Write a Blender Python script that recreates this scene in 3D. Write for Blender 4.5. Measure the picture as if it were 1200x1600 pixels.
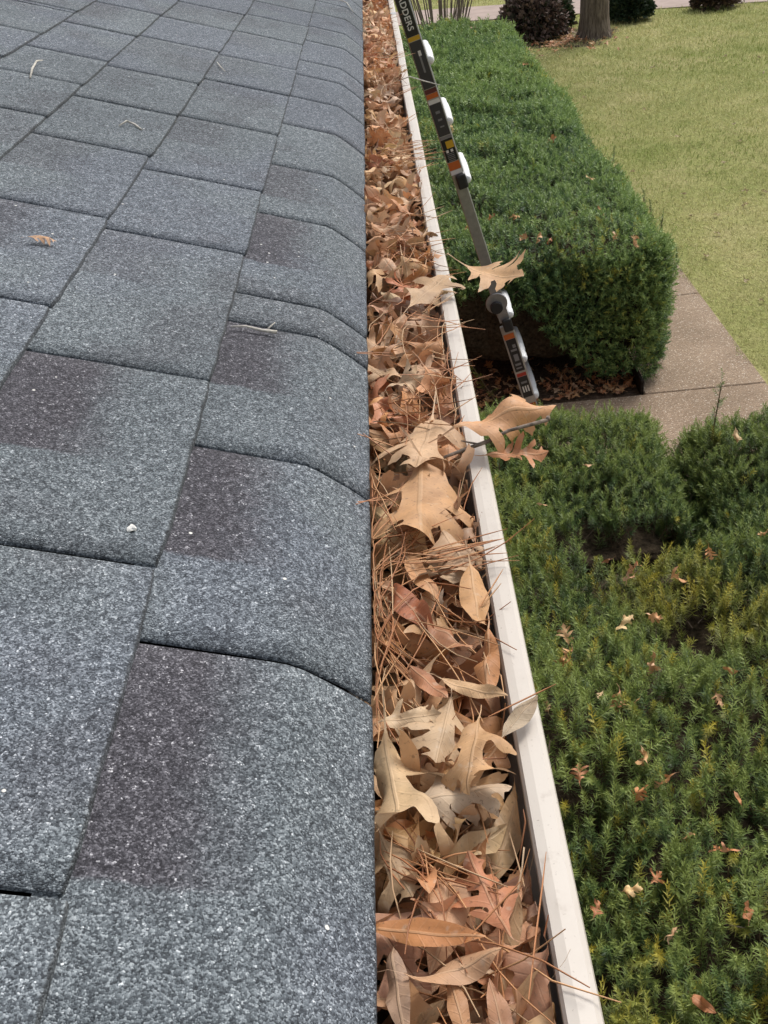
import bpy, bmesh, math, random
import numpy as np
from mathutils import Vector, Matrix, Quaternion
from mathutils.geometry import delaunay_2d_cdt

for o in list(bpy.data.objects): bpy.data.objects.remove(o)
C = bpy.context.scene.collection
S = bpy.context.scene
rng = np.random.default_rng(7); random.seed(7)

# ------------------------------------------------------------------ camera
FPX = 1600.0; CX, CY = 600.0, 800.0; CAMH = 0.56
_Y = np.array([563-CX, -250-CY, FPX]); _Y /= np.linalg.norm(_Y)
_U = np.cross(_Y, np.array([1, -0.12, 0.0])); _U /= np.linalg.norm(_U)
if _U[1] > 0: _U = -_U
_X = np.cross(_Y, _U)
if _X[0] < 0: _X = -_X
RW = np.stack([_X, _Y, _U])                     # rows: world axes in (right, down, forward)
cam = bpy.data.cameras.new('camera'); co = bpy.data.objects.new('camera', cam); C.objects.link(co)
right, down, fwd = RW[:, 0], RW[:, 1], RW[:, 2]
M = Matrix.Identity(4)
for i in range(3):
    M[i][0] = right[i]; M[i][1] = -down[i]; M[i][2] = -fwd[i]
M[2][3] = CAMH
co.matrix_world = M
cam.sensor_fit = 'AUTO'; cam.sensor_width = 36.0; cam.lens = 36.0*FPX/1600.0
cam.clip_start = 0.02; cam.clip_end = 600
S.camera = co
O = np.array([0, 0, CAMH])
def ray(u, v): return RW @ np.array([u-CX, v-CY, FPX])
def onZ(u, v, z): r = ray(u, v); return O + r*((z-CAMH)/r[2])
def onY(u, v, y): r = ray(u, v); return O + r*(y/r[1])
def onroof(u, v):
    r = ray(u, v); t = (.053-.33*.112-CAMH)/(r[2]+.33*r[0]); return O + r*t

# ------------------------------------------------------------------ light
SUN_EL, SUN_AZ = math.radians(52), math.radians(38)     # azimuth measured from +Y towards +X
W = bpy.data.worlds.new('World'); S.world = W; W.use_nodes = True
nt = W.node_tree; nt.nodes.clear()
sky = nt.nodes.new('ShaderNodeTexSky'); sky.sky_type = 'NISHITA'; sky.sun_disc = False
sky.sun_elevation = SUN_EL; sky.sun_rotation = SUN_AZ
sky.air_density = 1.0; sky.dust_density = 4.0; sky.ozone_density = 1.0
hs = nt.nodes.new('ShaderNodeHueSaturation'); hs.inputs['Saturation'].default_value = 0.30
bg = nt.nodes.new('ShaderNodeBackground'); bg.inputs['Strength'].default_value = 0.14
wo = nt.nodes.new('ShaderNodeOutputWorld')
nt.links.new(sky.outputs[0], hs.inputs['Color']); nt.links.new(hs.outputs[0], bg.inputs[0]); nt.links.new(bg.outputs[0], wo.inputs[0])
sl = bpy.data.lights.new('sun', 'SUN'); sl.energy = 1.5; sl.angle = math.radians(17); sl.color = (1, .95, .88)
so = bpy.data.objects.new('sun', sl); C.objects.link(so)
sd = Vector((math.sin(SUN_AZ)*math.cos(SUN_EL), math.cos(SUN_AZ)*math.cos(SUN_EL), math.sin(SUN_EL)))
so.rotation_euler = (-sd).to_track_quat('-Z', 'Y').to_euler(); so.location = sd*30
S.view_settings.view_transform = 'Standard'; S.view_settings.look = 'None'
S.view_settings.exposure = 0.40; S.view_settings.gamma = 1.0; S.view_settings.use_curve_mapping = False

# ------------------------------------------------------------------ helpers
def tag(o, label=None, cat=None, group=None, kind=None):
    if label: o['label'] = label
    if cat: o['category'] = cat
    if group: o['group'] = group
    if kind: o['kind'] = kind
    return o
def empty(name, loc=(0, 0, 0)):
    o = bpy.data.objects.new(name, None); C.objects.link(o); o.location = loc
    o.empty_display_size = .05
    return o
def link(name, me, mat, parent=None, loc=None):
    o = bpy.data.objects.new(name, me); C.objects.link(o)
    if mat is not None and not me.materials: me.materials.append(mat)
    if loc is not None: o.location = loc
    if parent is not None: o.parent = parent
    return o
def npmesh(name, V, F, tint=None, uv=None, smooth=False):
    """V (n,3), F (m,k) one polygon size"""
    V = np.ascontiguousarray(V, np.float32); F = np.ascontiguousarray(F, np.int32)
    me = bpy.data.meshes.new(name); n = len(V); m, k = F.shape
    me.vertices.add(n); me.vertices.foreach_set('co', V.ravel())
    me.loops.add(m*k); me.loops.foreach_set('vertex_index', F.ravel())
    me.polygons.add(m); me.polygons.foreach_set('loop_start', np.arange(0, m*k, k, dtype=np.int32))
    try: me.polygons.foreach_set('loop_total', np.full(m, k, np.int32))
    except Exception: pass
    if smooth: me.polygons.foreach_set('use_smooth', np.ones(m, bool))
    me.update(calc_edges=True)
    if tint is not None:
        t = np.ones((n, 4), np.float32); t[:, :3] = tint
        a = me.color_attributes.new('tint', 'FLOAT_COLOR', 'POINT'); a.data.foreach_set('color', t.ravel())
    if uv is not None:
        a = me.attributes.new('flat', 'FLOAT_VECTOR', 'POINT')
        u = np.zeros((n, 3), np.float32); u[:, :2] = uv; a.data.foreach_set('vector', u.ravel())
    return me
class MB:
    """collects quads / polygons for one mesh"""
    def __init__(s): s.v = []; s.f = []
    def add(s, V, F):
        b = len(s.v); s.v += [tuple(map(float, p)) for p in V]; s.f += [tuple(b+int(i) for i in q) for q in F]; return s
    def box(s, c, d, R=None):
        c = np.array(c, float); d = np.array(d, float)/2
        P = np.array([(x, y, z) for z in (-1, 1) for y in (-1, 1) for x in (-1, 1)])*d
        if R is not None: P = P @ np.array(R).T
        return s.add(P+c, [(0, 2, 3, 1), (4, 5, 7, 6), (0, 1, 5, 4), (2, 6, 7, 3), (0, 4, 6, 2), (1, 3, 7, 5)])
    def tube(s, P, r, n=6, cap=True):
        V, F = tube(P, r, n); s.add(V, F)
        if cap:
            b = len(s.v)-len(V); s.f.append(tuple(b+i for i in range(n))[::-1]); s.f.append(tuple(b+len(V)-n+i for i in range(n)))
        return s
    def sweep(s, prof, axis0, A, B, closed=True):
        """prof: list of 3-vectors (offsets); extruded from A to B"""
        prof = np.array(prof); n = len(prof); A = np.array(A); B = np.array(B)
        V = np.concatenate([prof+A, prof+B]); F = [(i, (i+1) % n, n+(i+1) % n, n+i) for i in range(n if closed else n-1)]
        if closed: F += [tuple(range(n))[::-1], tuple(range(n, 2*n))]
        return s.add(V, F)
    def mesh(s, name, bevel=0, smooth=False, seg=1):
        me = bpy.data.meshes.new(name); me.from_pydata(s.v, [], s.f)
        bm = bmesh.new(); bm.from_mesh(me); bmesh.ops.recalc_face_normals(bm, faces=bm.faces)
        if bevel: bmesh.ops.bevel(bm, geom=[e for e in bm.edges if len(e.link_faces) == 2 and e.calc_face_angle(0) > .5], offset=bevel, segments=seg, affect='EDGES', profile=.6)
        if smooth:
            for f in bm.faces: f.smooth = True
        bm.to_mesh(me); bm.free(); return me
    def build(s, name, mat, parent=None, **k): return link(name, s.mesh(name, **k), mat, parent)
def tube(P, r, n=6):
    P = np.array(P, float); m = len(P); r = np.broadcast_to(np.array(r, float), (m,))
    T = np.gradient(P, axis=0); T /= np.linalg.norm(T, axis=1)[:, None]+1e-12
    ref = np.array([0, 0, 1.0]) if abs(T[0][2]) < .9 else np.array([1.0, 0, 0])
    V = []
    for i in range(m):
        a = np.cross(T[i], ref); a /= np.linalg.norm(a); b = np.cross(T[i], a)
        for k in range(n):
            t = 2*math.pi*k/n; V.append(P[i]+r[i]*(a*math.cos(t)+b*math.sin(t)))
    F = [(i*n+k, i*n+(k+1) % n, (i+1)*n+(k+1) % n, (i+1)*n+k) for i in range(m-1) for k in range(n)]
    return np.array(V), np.array(F)
def lumps(P, s, seed=0, octs=3):
    """smooth pseudo noise about -1..1 for arrays of points"""
    r = np.random.default_rng(seed); out = np.zeros(len(P)); a = 1.0; tot = 0
    for o in range(octs):
        for k in range(5):
            d = r.normal(size=3); d /= np.linalg.norm(d)
            out += a*np.sin(P @ d*s*(1+.5*r.random())*2**o+r.random()*6.28)/2.2
        tot += a; a *= .5
    return out/tot
# ---- node material helper
class NM:
    def __init__(s, name, rough=.7, spec=.5):
        s.m = bpy.data.materials.new(name); s.m.use_nodes = True; s.t = s.m.node_tree
        s.b = s.t.nodes['Principled BSDF']; s.b.inputs['Roughness'].default_value = rough
        s.b.inputs['Specular IOR Level'].default_value = spec; s.out = s.t.nodes['Material Output']
    def n(s, typ, **k):
        x = s.t.nodes.new(typ)
        for a, v in k.items(): setattr(x, a, v)
        return x
    def l(s, a, b): s.t.links.new(a, b)
    def val(s, x, sock):
        if hasattr(x, 'is_output') or isinstance(x, bpy.types.NodeSocket): s.l(x, sock)
        else: sock.default_value = x
    def math(s, op, a, b=0.0, c=0.0, clamp=False):
        x = s.n('ShaderNodeMath', operation=op, use_clamp=clamp)
        for i, v in enumerate((a, b, c)): s.val(v, x.inputs[i])
        return x.outputs[0]
    def smooth(s, x, a, b, lo=0.0, hi=1.0):
        n = s.n('ShaderNodeMapRange', interpolation_type='SMOOTHSTEP'); s.val(x, n.inputs[0])
        for i, v in zip((1, 2, 3, 4), (a, b, lo, hi)): n.inputs[i].default_value = v
        return n.outputs[0]
    def mix(s, f, a, b, blend='MIX'):
        n = s.n('ShaderNodeMix', data_type='RGBA', blend_type=blend); s.val(f, n.inputs[0])
        for v, i in ((a, 6), (b, 7)):
            if isinstance(v, tuple): n.inputs[i].default_value = (*v, 1)
            else: s.val(v, n.inputs[i])
        return n.outputs[2]
    def pos(s): return s.n('ShaderNodeNewGeometry').outputs['Position']
    def noise(s, scale, detail=3, rough=.55, vec=None, dim='3D'):
        n = s.n('ShaderNodeTexNoise', noise_dimensions=dim); n.inputs['Scale'].default_value = scale
        n.inputs['Detail'].default_value = detail; n.inputs['Roughness'].default_value = rough
        s.l(vec if vec is not None else s.pos(), n.inputs['Vector']); return n.outputs['Fac']
    def vor(s, scale, vec=None, feature='F1'):
        n = s.n('ShaderNodeTexVoronoi', feature=feature); n.inputs['Scale'].default_value = scale
        s.l(vec if vec is not None else s.pos(), n.inputs['Vector']); return n
    def ramp(s, x, stops, interp='LINEAR'):
        n = s.n('ShaderNodeValToRGB'); n.color_ramp.interpolation = interp; s.val(x, n.inputs[0])
        e = n.color_ramp.elements
        while len(e) > 1: e.remove(e[-1])
        e[0].position = stops[0][0]; e[0].color = (*stops[0][1], 1)
        for p, c in stops[1:]:
            q = e.new(p); q.color = (*c, 1)
        return n.outputs[0]
    def attr(s, name): return s.n('ShaderNodeAttribute', attribute_name=name)
    def color(s, x):
        if isinstance(x, tuple): s.b.inputs['Base Color'].default_value = (*x, 1)
        else: s.l(x, s.b.inputs['Base Color'])
    def bump(s, h, dist, strength=1.0):
        n = s.n('ShaderNodeBump'); n.inputs['Distance'].default_value = dist; n.inputs['Strength'].default_value = strength
        s.l(h, n.inputs['Height']); s.l(n.outputs[0], s.b.inputs['Normal'])
    def translucent(s, col, fac):
        t = s.n('ShaderNodeBsdfTranslucent'); s.l(col, t.inputs[0]); x = s.n('ShaderNodeMixShader'); x.inputs[0].default_value = fac
        s.l(s.b.outputs[0], x.inputs[1]); s.l(t.outputs[0], x.inputs[2]); s.l(x.outputs[0], s.out.inputs[0])

# ------------------------------------------------------------------ materials
def m_shingle():
    k = NM('shingle_granules', .9, .25)
    a = k.attr('flat'); sp = k.n('ShaderNodeSeparateXYZ'); k.l(a.outputs['Vector'], sp.inputs[0])
    t = k.attr('tint'); ts = k.n('ShaderNodeSeparateColor'); k.l(t.outputs['Color'], ts.inputs[0])
    wob = k.math('MULTIPLY_ADD', k.noise(60, 3), .016, -.008)
    u = k.math('ADD', sp.outputs[0], wob)                       # distance from the tab's far joint
    v = k.math('ADD', sp.outputs[1], k.math('MULTIPLY_ADD', k.noise(30, 3), .05, -.025))   # distance up from the butt
    len_ = k.math('MULTIPLY_ADD', ts.outputs[0], .13, .11)
    near = k.smooth(k.math('SUBTRACT', len_, u), -.004, .004)
    up = k.smooth(v, .055, .135)
    on = k.smooth(ts.outputs[1], .30, .80, 0, .95)
    drop = k.math('MULTIPLY', k.math('MULTIPLY', near, up), on)
    dr2 = k.math('MULTIPLY', k.smooth(k.noise(5.5, 2), .54, .66), .30)
    dark = k.math('MAXIMUM', drop, dr2)
    g = k.vor(820); gs = k.n('ShaderNodeSeparateColor'); k.l(g.outputs['Color'], gs.inputs[0])
    g2 = k.vor(260); g2s = k.n('ShaderNodeSeparateColor'); k.l(g2.outputs['Color'], g2s.inputs[0])
    r = k.math('ADD', k.math('MULTIPLY', gs.outputs[0], .72), k.math('MULTIPLY', g2s.outputs[1], .28))
    blue = k.ramp(r, [(0, (.022, .025, .030)), (.28, (.046, .052, .061)), (.50, (.083, .094, .108)), (.72, (.145, .162, .182)), (.93, (.26, .283, .31)), (1, (.58, .60, .62))])
    green = k.ramp(r, [(0, (.022, .025, .028)), (.28, (.047, .054, .060)), (.50, (.086, .099, .107)), (.72, (.152, .172, .182)), (.93, (.27, .295, .305)), (1, (.58, .60, .61))])
    purp = k.ramp(r, [(0, (.014, .013, .016)), (.40, (.034, .032, .037)), (.70, (.071, .067, .076)), (.90, (.145, .139, .152)), (1, (.45, .44, .45))])
    base = k.mix(k.smooth(k.math('ADD', k.noise(3.1, 2), k.math('MULTIPLY_ADD', ts.outputs[2], .3, -.15)), .42, .60), blue, green)
    c = k.mix(dark, base, purp)
    c = k.mix(1.0, c, k.ramp(k.noise(2.2, 4), [(.3, (1.15, 1.16, 1.20)), (.7, (1.50, 1.51, 1.54))]), 'MULTIPLY')
    # a few stray white granules
    w = k.vor(75); ws = k.n('ShaderNodeSeparateColor'); k.l(w.outputs['Color'], ws.inputs[0])
    spot = k.math('MULTIPLY', k.smooth(w.outputs['Distance'], .14, .10), k.smooth(ws.outputs[0], .965, .97))
    c = k.mix(spot, c, (.75, .74, .70))
    # thin dark line along the butt edge
    edge = k.smooth(k.math('ADD', sp.outputs[1], k.math('MULTIPLY_ADD', k.noise(300, 2), .004, -.002)), .0020, .0004)
    c = k.mix(k.math('MULTIPLY', edge, .6), c, (.02, .019, .019))
    k.color(c)
    k.bump(k.math('ADD', k.math('MULTIPLY', gs.outputs[1], .6), k.math('MULTIPLY', k.math('SUBTRACT', 1.0, g.outputs['Distance']), .4)), .0016, .9)
    return k.m
def m_leaf():
    k = NM('dry_leaf', .55, .35)
    a = k.attr('flat'); sp = k.n('ShaderNodeSeparateXYZ'); k.l(a.outputs['Vector'], sp.inputs[0])
    av = k.math('ABSOLUTE', sp.outputs[1])
    t = k.attr('tint').outputs['Color']
    rib = k.smooth(av, .018, .006)
    ph = k.math('FRACT', k.math('SUBTRACT', k.math('MULTIPLY', sp.outputs[0], 8.5), k.math('MULTIPLY', av, 6.5)))
    vein = k.math('MULTIPLY', k.smooth(k.math('ABSOLUTE', k.math('SUBTRACT', ph, .5)), .10, .03), .22)
    vv = k.math('MAXIMUM', rib, vein)
    n1 = k.noise(38, 4); n2 = k.noise(260, 3); n3 = k.noise(90, 2)
    c = k.mix(1.0, t, k.ramp(n1, [(.25, (.66, .60, .55)), (.5, (1, 1, 1)), (.75, (1.22, 1.2, 1.15))]), 'MULTIPLY')
    c = k.mix(k.math('MULTIPLY', k.smooth(n2, .60, .72), .5), c, (.10, .055, .030))
    c = k.mix(k.math('MULTIPLY', k.smooth(n3, .62, .75), .35), c, (.55, .46, .36))
    c = k.mix(k.math('MULTIPLY', vv, .28), c, (.60, .42, .26))
    geo = k.n('ShaderNodeNewGeometry')
    c = k.mix(k.math('MULTIPLY', geo.outputs['Backfacing'], .30), c, (.58, .44, .32))
    k.color(c); k.bump(k.math('ADD', k.math('MULTIPLY', vv, .8), k.math('MULTIPLY', n2, .5)), .0008, .8)
    k.translucent(c, .16); return k.m
def m_tint(name, rough=.6, trans=0, spec=.4, nscale=0, amp=(.7, 1.25)):
    k = NM(name, rough, spec); c = k.attr('tint').outputs['Color']
    if nscale: c = k.mix(1.0, c, k.ramp(k.noise(nscale, 3), [(.3, (amp[0],)*3), (.7, (amp[1],)*3)]), 'MULTIPLY')
    k.color(c)
    if trans: k.translucent(c, trans)
    return k.m
def m_gutter():
    k = NM('gutter_paint', .38, .5)
    n = k.noise(14, 5, .6); st = k.noise(60, 4, .65); sp = k.noise(420, 2)
    c = k.mix(k.math('MULTIPLY', k.smooth(n, .50, .75), .40), (.515, .468, .415), (.40, .350, .30))
    c = k.mix(k.math('MULTIPLY', k.smooth(st, .58, .76), .32), c, (.27, .21, .165))
    c = k.mix(k.math('MULTIPLY', k.smooth(sp, .68, .74), .6), c, (.20, .15, .12))
    k.color(c); k.bump(n, .001, .3); return k.m
def m_lawn():
    k = NM('lawn_soil', .95, .1)
    c = k.ramp(k.noise(1.3, 4), [(.30, (.20, .225, .068)), (.50, (.28, .285, .105)), (.70, (.36, .33, .155))])
    c = k.mix(k.math('MULTIPLY', k.smooth(k.noise(22, 4), .45, .7), .5), c, (.16, .13, .06))
    k.color(c); k.bump(k.noise(60, 4), .02, .8); return k.m
def m_mulch():
    k = NM('mulch', .95, .1)
    c = k.ramp(k.noise(45, 5, .7), [(.3, (.035, .026, .018)), (.55, (.095, .066, .046)), (.75, (.20, .145, .10))])
    k.color(c); k.bump(k.noise(50, 5), .02, 1); return k.m
def m_aggregate():
    k = NM('exposed_aggregate', .85, .25)
    g = k.vor(95); gs = k.n('ShaderNodeSeparateColor'); k.l(g.outputs['Color'], gs.inputs[0])
    peb = k.ramp(gs.outputs[0], [(0, (.16, .105, .068)), (.4, (.31, .220, .148)), (.75, (.42, .315, .22)), (.95, (.57, .49, .40)), (1, (.7, .64, .56))])
    c = k.mix(k.smooth(g.outputs['Distance'], .30, .55), peb, (.28, .21, .15))
    c = k.mix(1.0, c, k.ramp(k.noise(2.0, 5), [(.3, (.78, .77, .75)), (.7, (1.1, 1.1, 1.1))]), 'MULTIPLY')
    k.color(c); k.bump(k.math('SUBTRACT', 1.0, g.outputs['Distance']), .004, .7); return k.m
def m_plain(name, col, rough=.6, spec=.4, metal=0, var=0, vs=30, bump=0):
    k = NM(name, rough, spec); k.b.inputs['Metallic'].default_value = metal
    if var:
        lo = tuple(x*(1-var) for x in col); hi = tuple(min(1, x*(1+var)) for x in col)
        n = k.noise(vs, 4); k.color(k.ramp(n, [(.3, lo), (.7, hi)]))
        if bump: k.bump(n, bump, .8)
    else: k.color(col)
    return k.m
def m_bark():
    k = NM('bark', .95, .1); p = k.n('ShaderNodeMapping'); p.inputs['Scale'].default_value = (1, 1, .18); k.l(k.pos(), p.inputs[0])
    n = k.noise(26, 5, .65, p.outputs[0]); c = k.ramp(n, [(.32, (.055, .042, .033)), (.55, (.16, .128, .10)), (.75, (.26, .215, .17))])
    k.color(c); k.bump(n, .03, 1); return k.m
MS = m_shingle(); ML = m_leaf(); MG = m_gutter(); MLAWN = m_lawn(); MMUL = m_mulch(); MAG = m_aggregate()
MN = m_tint('pine_needle', .5); MFOL = m_tint('yew_needles', .5, .30, .35); MGR = m_tint('grass_blades', .7, .2, .2)
MFAR = m_tint('shrub_leaves', .6, .15, .3)
MTW = m_plain('twig_bark', (.20, .16, .13), .85, .2, var=.5, vs=160, bump=.0006)
MTWL = m_plain('bleached_twig', (.52, .49, .44), .8, .2, var=.35, vs=200, bump=.0004)
MCORE = m_plain('dark_twig_core', (.055, .042, .028), .95, .05, var=.6, vs=45, bump=.02)  # twig brown kept dark to paint in the shade inside the hedges
MBR = m_plain('hedge_twig', (.17, .12, .08), .9, .1, var=.5, vs=80)
MAL = m_plain('aluminium', (.42, .42, .43), .38, .5, .75, var=.12, vs=40)
MALB = m_plain('rung_aluminium', (.74, .75, .76), .45, .5, .0, var=.06, vs=40)
MBK = m_plain('black_plastic', (.018, .018, .020), .45, .5)
MLB = m_plain('black_sticker', (.014, .014, .017), .35, .5)
MLG = m_plain('charcoal_sticker', (.040, .039, .046), .4, .5)
MLW = m_plain('white_print', (.72, .72, .70), .5, .4)
MLO = m_plain('orange_sticker', (.52, .13, .028), .45, .4)
MLY = m_plain('yellow_sticker', (.62, .38, .03), .45, .4)
MLR = m_plain('red_sticker', (.42, .045, .03), .45, .4)
MLGR = m_plain('grey_print', (.22, .22, .23), .5, .4)
MDK = m_plain('shaded_roof_felt', (.012, .012, .013), .95, .1)  # felt coloured near black, painting in the shade of the tab slots
MBRD = m_plain('painted_trim', (.62, .60, .56), .6, .3, var=.08)
MEDGE = m_plain('weathered_edging', (.022, .018, .015), .9, .1, var=.5, vs=50)
MBARK = m_bark()

# ------------------------------------------------------------------ setting: ground, lawn, beds, paths
GZ = -2.70
def sheet(name, poly, z, mat, kind='structure', thick=0):
    b = MB(); n = len(poly)
    if thick:
        b.add([(x, y, z-thick) for x, y in poly]+[(x, y, z) for x, y in poly], [tuple(range(n))[::-1], tuple(range(n, 2*n))]+[(i, (i+1) % n, n+(i+1) % n, n+i) for i in range(n)])
    else: b.add([(x, y, z) for x, y in poly], [tuple(range(n))])
    o = b.build(name, mat); o['kind'] = kind; return o
sheet('ground', [(-200, -200), (200, -200), (200, 300), (-200, 300)], GZ-.012, MLAWN)
sheet('planting_bed', [(-.4, 6.105), (1.515, 6.105), (1.515, 17.5), (-.4, 17.5)], GZ-.004, MMUL)
sheet('planting_bed', [(-.4, -1.0), (1.515, -1.0), (1.515, 4.78), (-.4, 4.78)], GZ-.004, MMUL)
sheet('planting_bed', [(3.25+(.85+.16*math.sin(5*a*.26+1)+.1*math.sin(9*a*.26))*math.cos(a*.2618), 19.7+(1.0+.2*math.sin(4*a*.26))*math.sin(a*.2618)) for a in range(24)], GZ-.004, MMUL)
# path: one strip along the beds, one towards the house wall, cut into slabs
path = sheet('path', [(-.35, 4.80), (1.55, 4.80), (1.55, -1), (2.32, -1), (2.32, 14.2), (1.55, 14.2), (1.55, 6.09), (-.35, 6.09)], GZ-.006, m_plain('path_joint', (.10, .078, .058), .95, .1))
def slab(x0, x1, y0, y1):
    g = .0045; b = MB(); b.box((0, 0, -.02), (x1-x0-2*g, y1-y0-2*g, .05)); o = b.build('slab', MAG, path, bevel=.006); o.location = ((x0+x1)/2, (y0+y1)/2, GZ); return o
ys = [-1, .2, 1.75, 3.2, 4.80, 6.10, 7.70, 9.3, 10.9, 12.5, 14.2]
for a, b_ in zip(ys[:-1], ys[1:]): slab(1.535 if b_ != 6.10 else .55, 2.345, a, b_)
slab(-.35, .55, 4.80, 6.10)
# far pavement crossing behind the tree
FWD = np.array([(5.97-1.43), (21.46-22.85)]); FWD /= np.linalg.norm(FWD); FN = np.array([-FWD[1], FWD[0]])
f0 = np.array([1.43, 22.85])
def fw(a, b): q = f0+FWD*a+FN*b; return (q[0], q[1])
MPAV = m_plain('pinkish_concrete', (.36, .285, .25), .9, .2, var=.14, vs=3)
pav = sheet('pavement', [fw(-20, 0), fw(30, 0), fw(30, 1.9), fw(-20, 1.9)], GZ-.004, m_plain('pavement_joint', (.10, .08, .07), .95, .1))
for i in range(-5, 8):
    b = MB(); P = [fw(i*1.9+.012, .01), fw(i*1.9+1.888, .01), fw(i*1.9+1.888, 1.89), fw(i*1.9+.012, 1.89)]
    b.add([(x, y, GZ-.02) for x, y in P]+[(x, y, GZ+.004) for x, y in P], [(3, 2, 1, 0), (4, 5, 6, 7)]+[(j, (j+1) % 4, 4+(j+1) % 4, 4+j) for j in range(4)])
    b.build('slab', MPAV, pav)
# grass blades
def grass():
    n = 230000
    t = rng.random(n); Y = 5.0+(t**1.5)*17.5; X = 2.20+rng.random(n)*(1.25+Y*.45)
    m = np.ones(n, bool)
    near = X < 2.315+.055*lumps(np.stack([X*0, Y, Y*0], 1), 6, 3, 4)+.03*rng.random(n); m &= ~near
    q = np.stack([X, Y], 1)-f0; m &= (q @ FN) < .02
    # far side of the pavement
    n2 = 26000; a = rng.random(n2)*16-5; b = 1.9+rng.random(n2)*5
    P2 = f0+FWD*a[:, None]+FN*b[:, None]
    X = np.concatenate([X[m], P2[:, 0]]); Y = np.concatenate([Y[m], P2[:, 1]]); n = len(X)
    far = np.clip(Y/9, .7, 2.2)
    az = rng.random(n)*6.283; L = (.022+.028*rng.random(n))*far**.5; el = np.radians(12+55*rng.random(n)); w = .0028*far
    d = np.stack([np.cos(az)*np.cos(el), np.sin(az)*np.cos(el), np.sin(el)], 1); s = np.stack([-np.sin(az), np.cos(az), 0*az], 1)
    p = np.stack([X, Y, np.where(X < 2.36, GZ+.003, GZ-.008)], 1)
    V = np.stack([p-s*w[:, None], p+s*w[:, None], p+d*L[:, None]], 1).reshape(-1, 3)
    patch = np.clip(.5+.5*lumps(np.stack([X, Y, 0*X], 1), 1.1, 5), 0, 1); r = rng.random(n)
    fine = .5+.5*lumps(np.stack([X, Y, 0*X], 1), 9, 15, 4); mixv = np.clip(patch*.75+fine*.55+r*.25-.32, 0, 1)[:, None]
    col = (1-mixv)*np.array([.29, .345, .095])+mixv*np.array([.62, .57, .28])
    col = np.where((rng.random(n) < .10)[:, None], np.array([.19, .25, .065]), col)
    me = npmesh('grass', V, np.arange(3*n).reshape(-1, 3), tint=np.repeat(col, 3, 0))
    tag(link('grass', me, MGR), 'short pale yellowish green grass of the front lawn', 'grass', kind='stuff')
grass()

# ------------------------------------------------------------------ house with shingled roof
house = tag(empty('house', (-.4, 4, GZ)), 'low house with a grey asphalt shingle roof sloping to the gutter', 'house')
hl = np.array([-.4, 4, GZ])
Y0R, Y1R = -2.2, 9.0
def toh(o): o.location = Vector(o.location)-Vector(hl); return o
b = MB(); b.box((-3.5, 3.4, -1.42), (6.2, 10.6, 2.5)); toh(b.build('wall', m_plain('brick_wall', (.28, .13, .09), .9, .2, var=.3, vs=20), house))
b = MB(); b.box((-.23, 3.4, -.150), (.32, 11.2, .02)); toh(b.build('soffit', MBRD, house))
b = MB(); b.box((-.078, 3.4, -.075), (.02, 11.2, .125)); toh(b.build('fascia', MBRD, house))
SL = .33
def zp(x): return .053+SL*(-.112-x)
RX = -4.6
b = MB(); prof = [(-.068, 0, -.020), (-.115, 0, .036), (RX, 0, zp(RX)-.016), (2*RX, 0, .01), (2*RX, 0, -.10), (RX, 0, zp(RX)-.12), (-.115, 0, -.012)]
b.sweep(prof, None, (0, Y0R, 0), (0, Y1R, 0)); roof = toh(b.build('roof', MDK, house))
roof.name = 'roof'
XB = [-.053, -.216, -.402, -.590, -.758]
while XB[-1] > RX+.2: XB.append(XB[-1]-.182)
J = {0: [.582-.305, .582, .873, 1.183, 1.277, 1.62, 1.91, 2.228, 2.50, 2.765, 2.963, 3.285, 3.56, 3.87, 4.17, 4.47, 4.78],
     1: [.36-.31, .36, .668, 1.006, 1.41, 1.718, 2.106, 2.475, 2.785, 3.168, 3.50, 3.81, 4.12, 4.43, 4.74],
     2: [.50, .81, 1.116, 1.441, 1.783, 2.08, 2.388, 2.789, 3.123, 3.44, 3.75, 4.06, 4.37, 4.68],
     3: [.64, .95, 1.26, 1.57, 1.882, 2.156, 2.407, 2.749, 3.112, 3.42, 3.73, 4.04, 4.35, 4.66]}
rs = random.Random(3)
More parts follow.
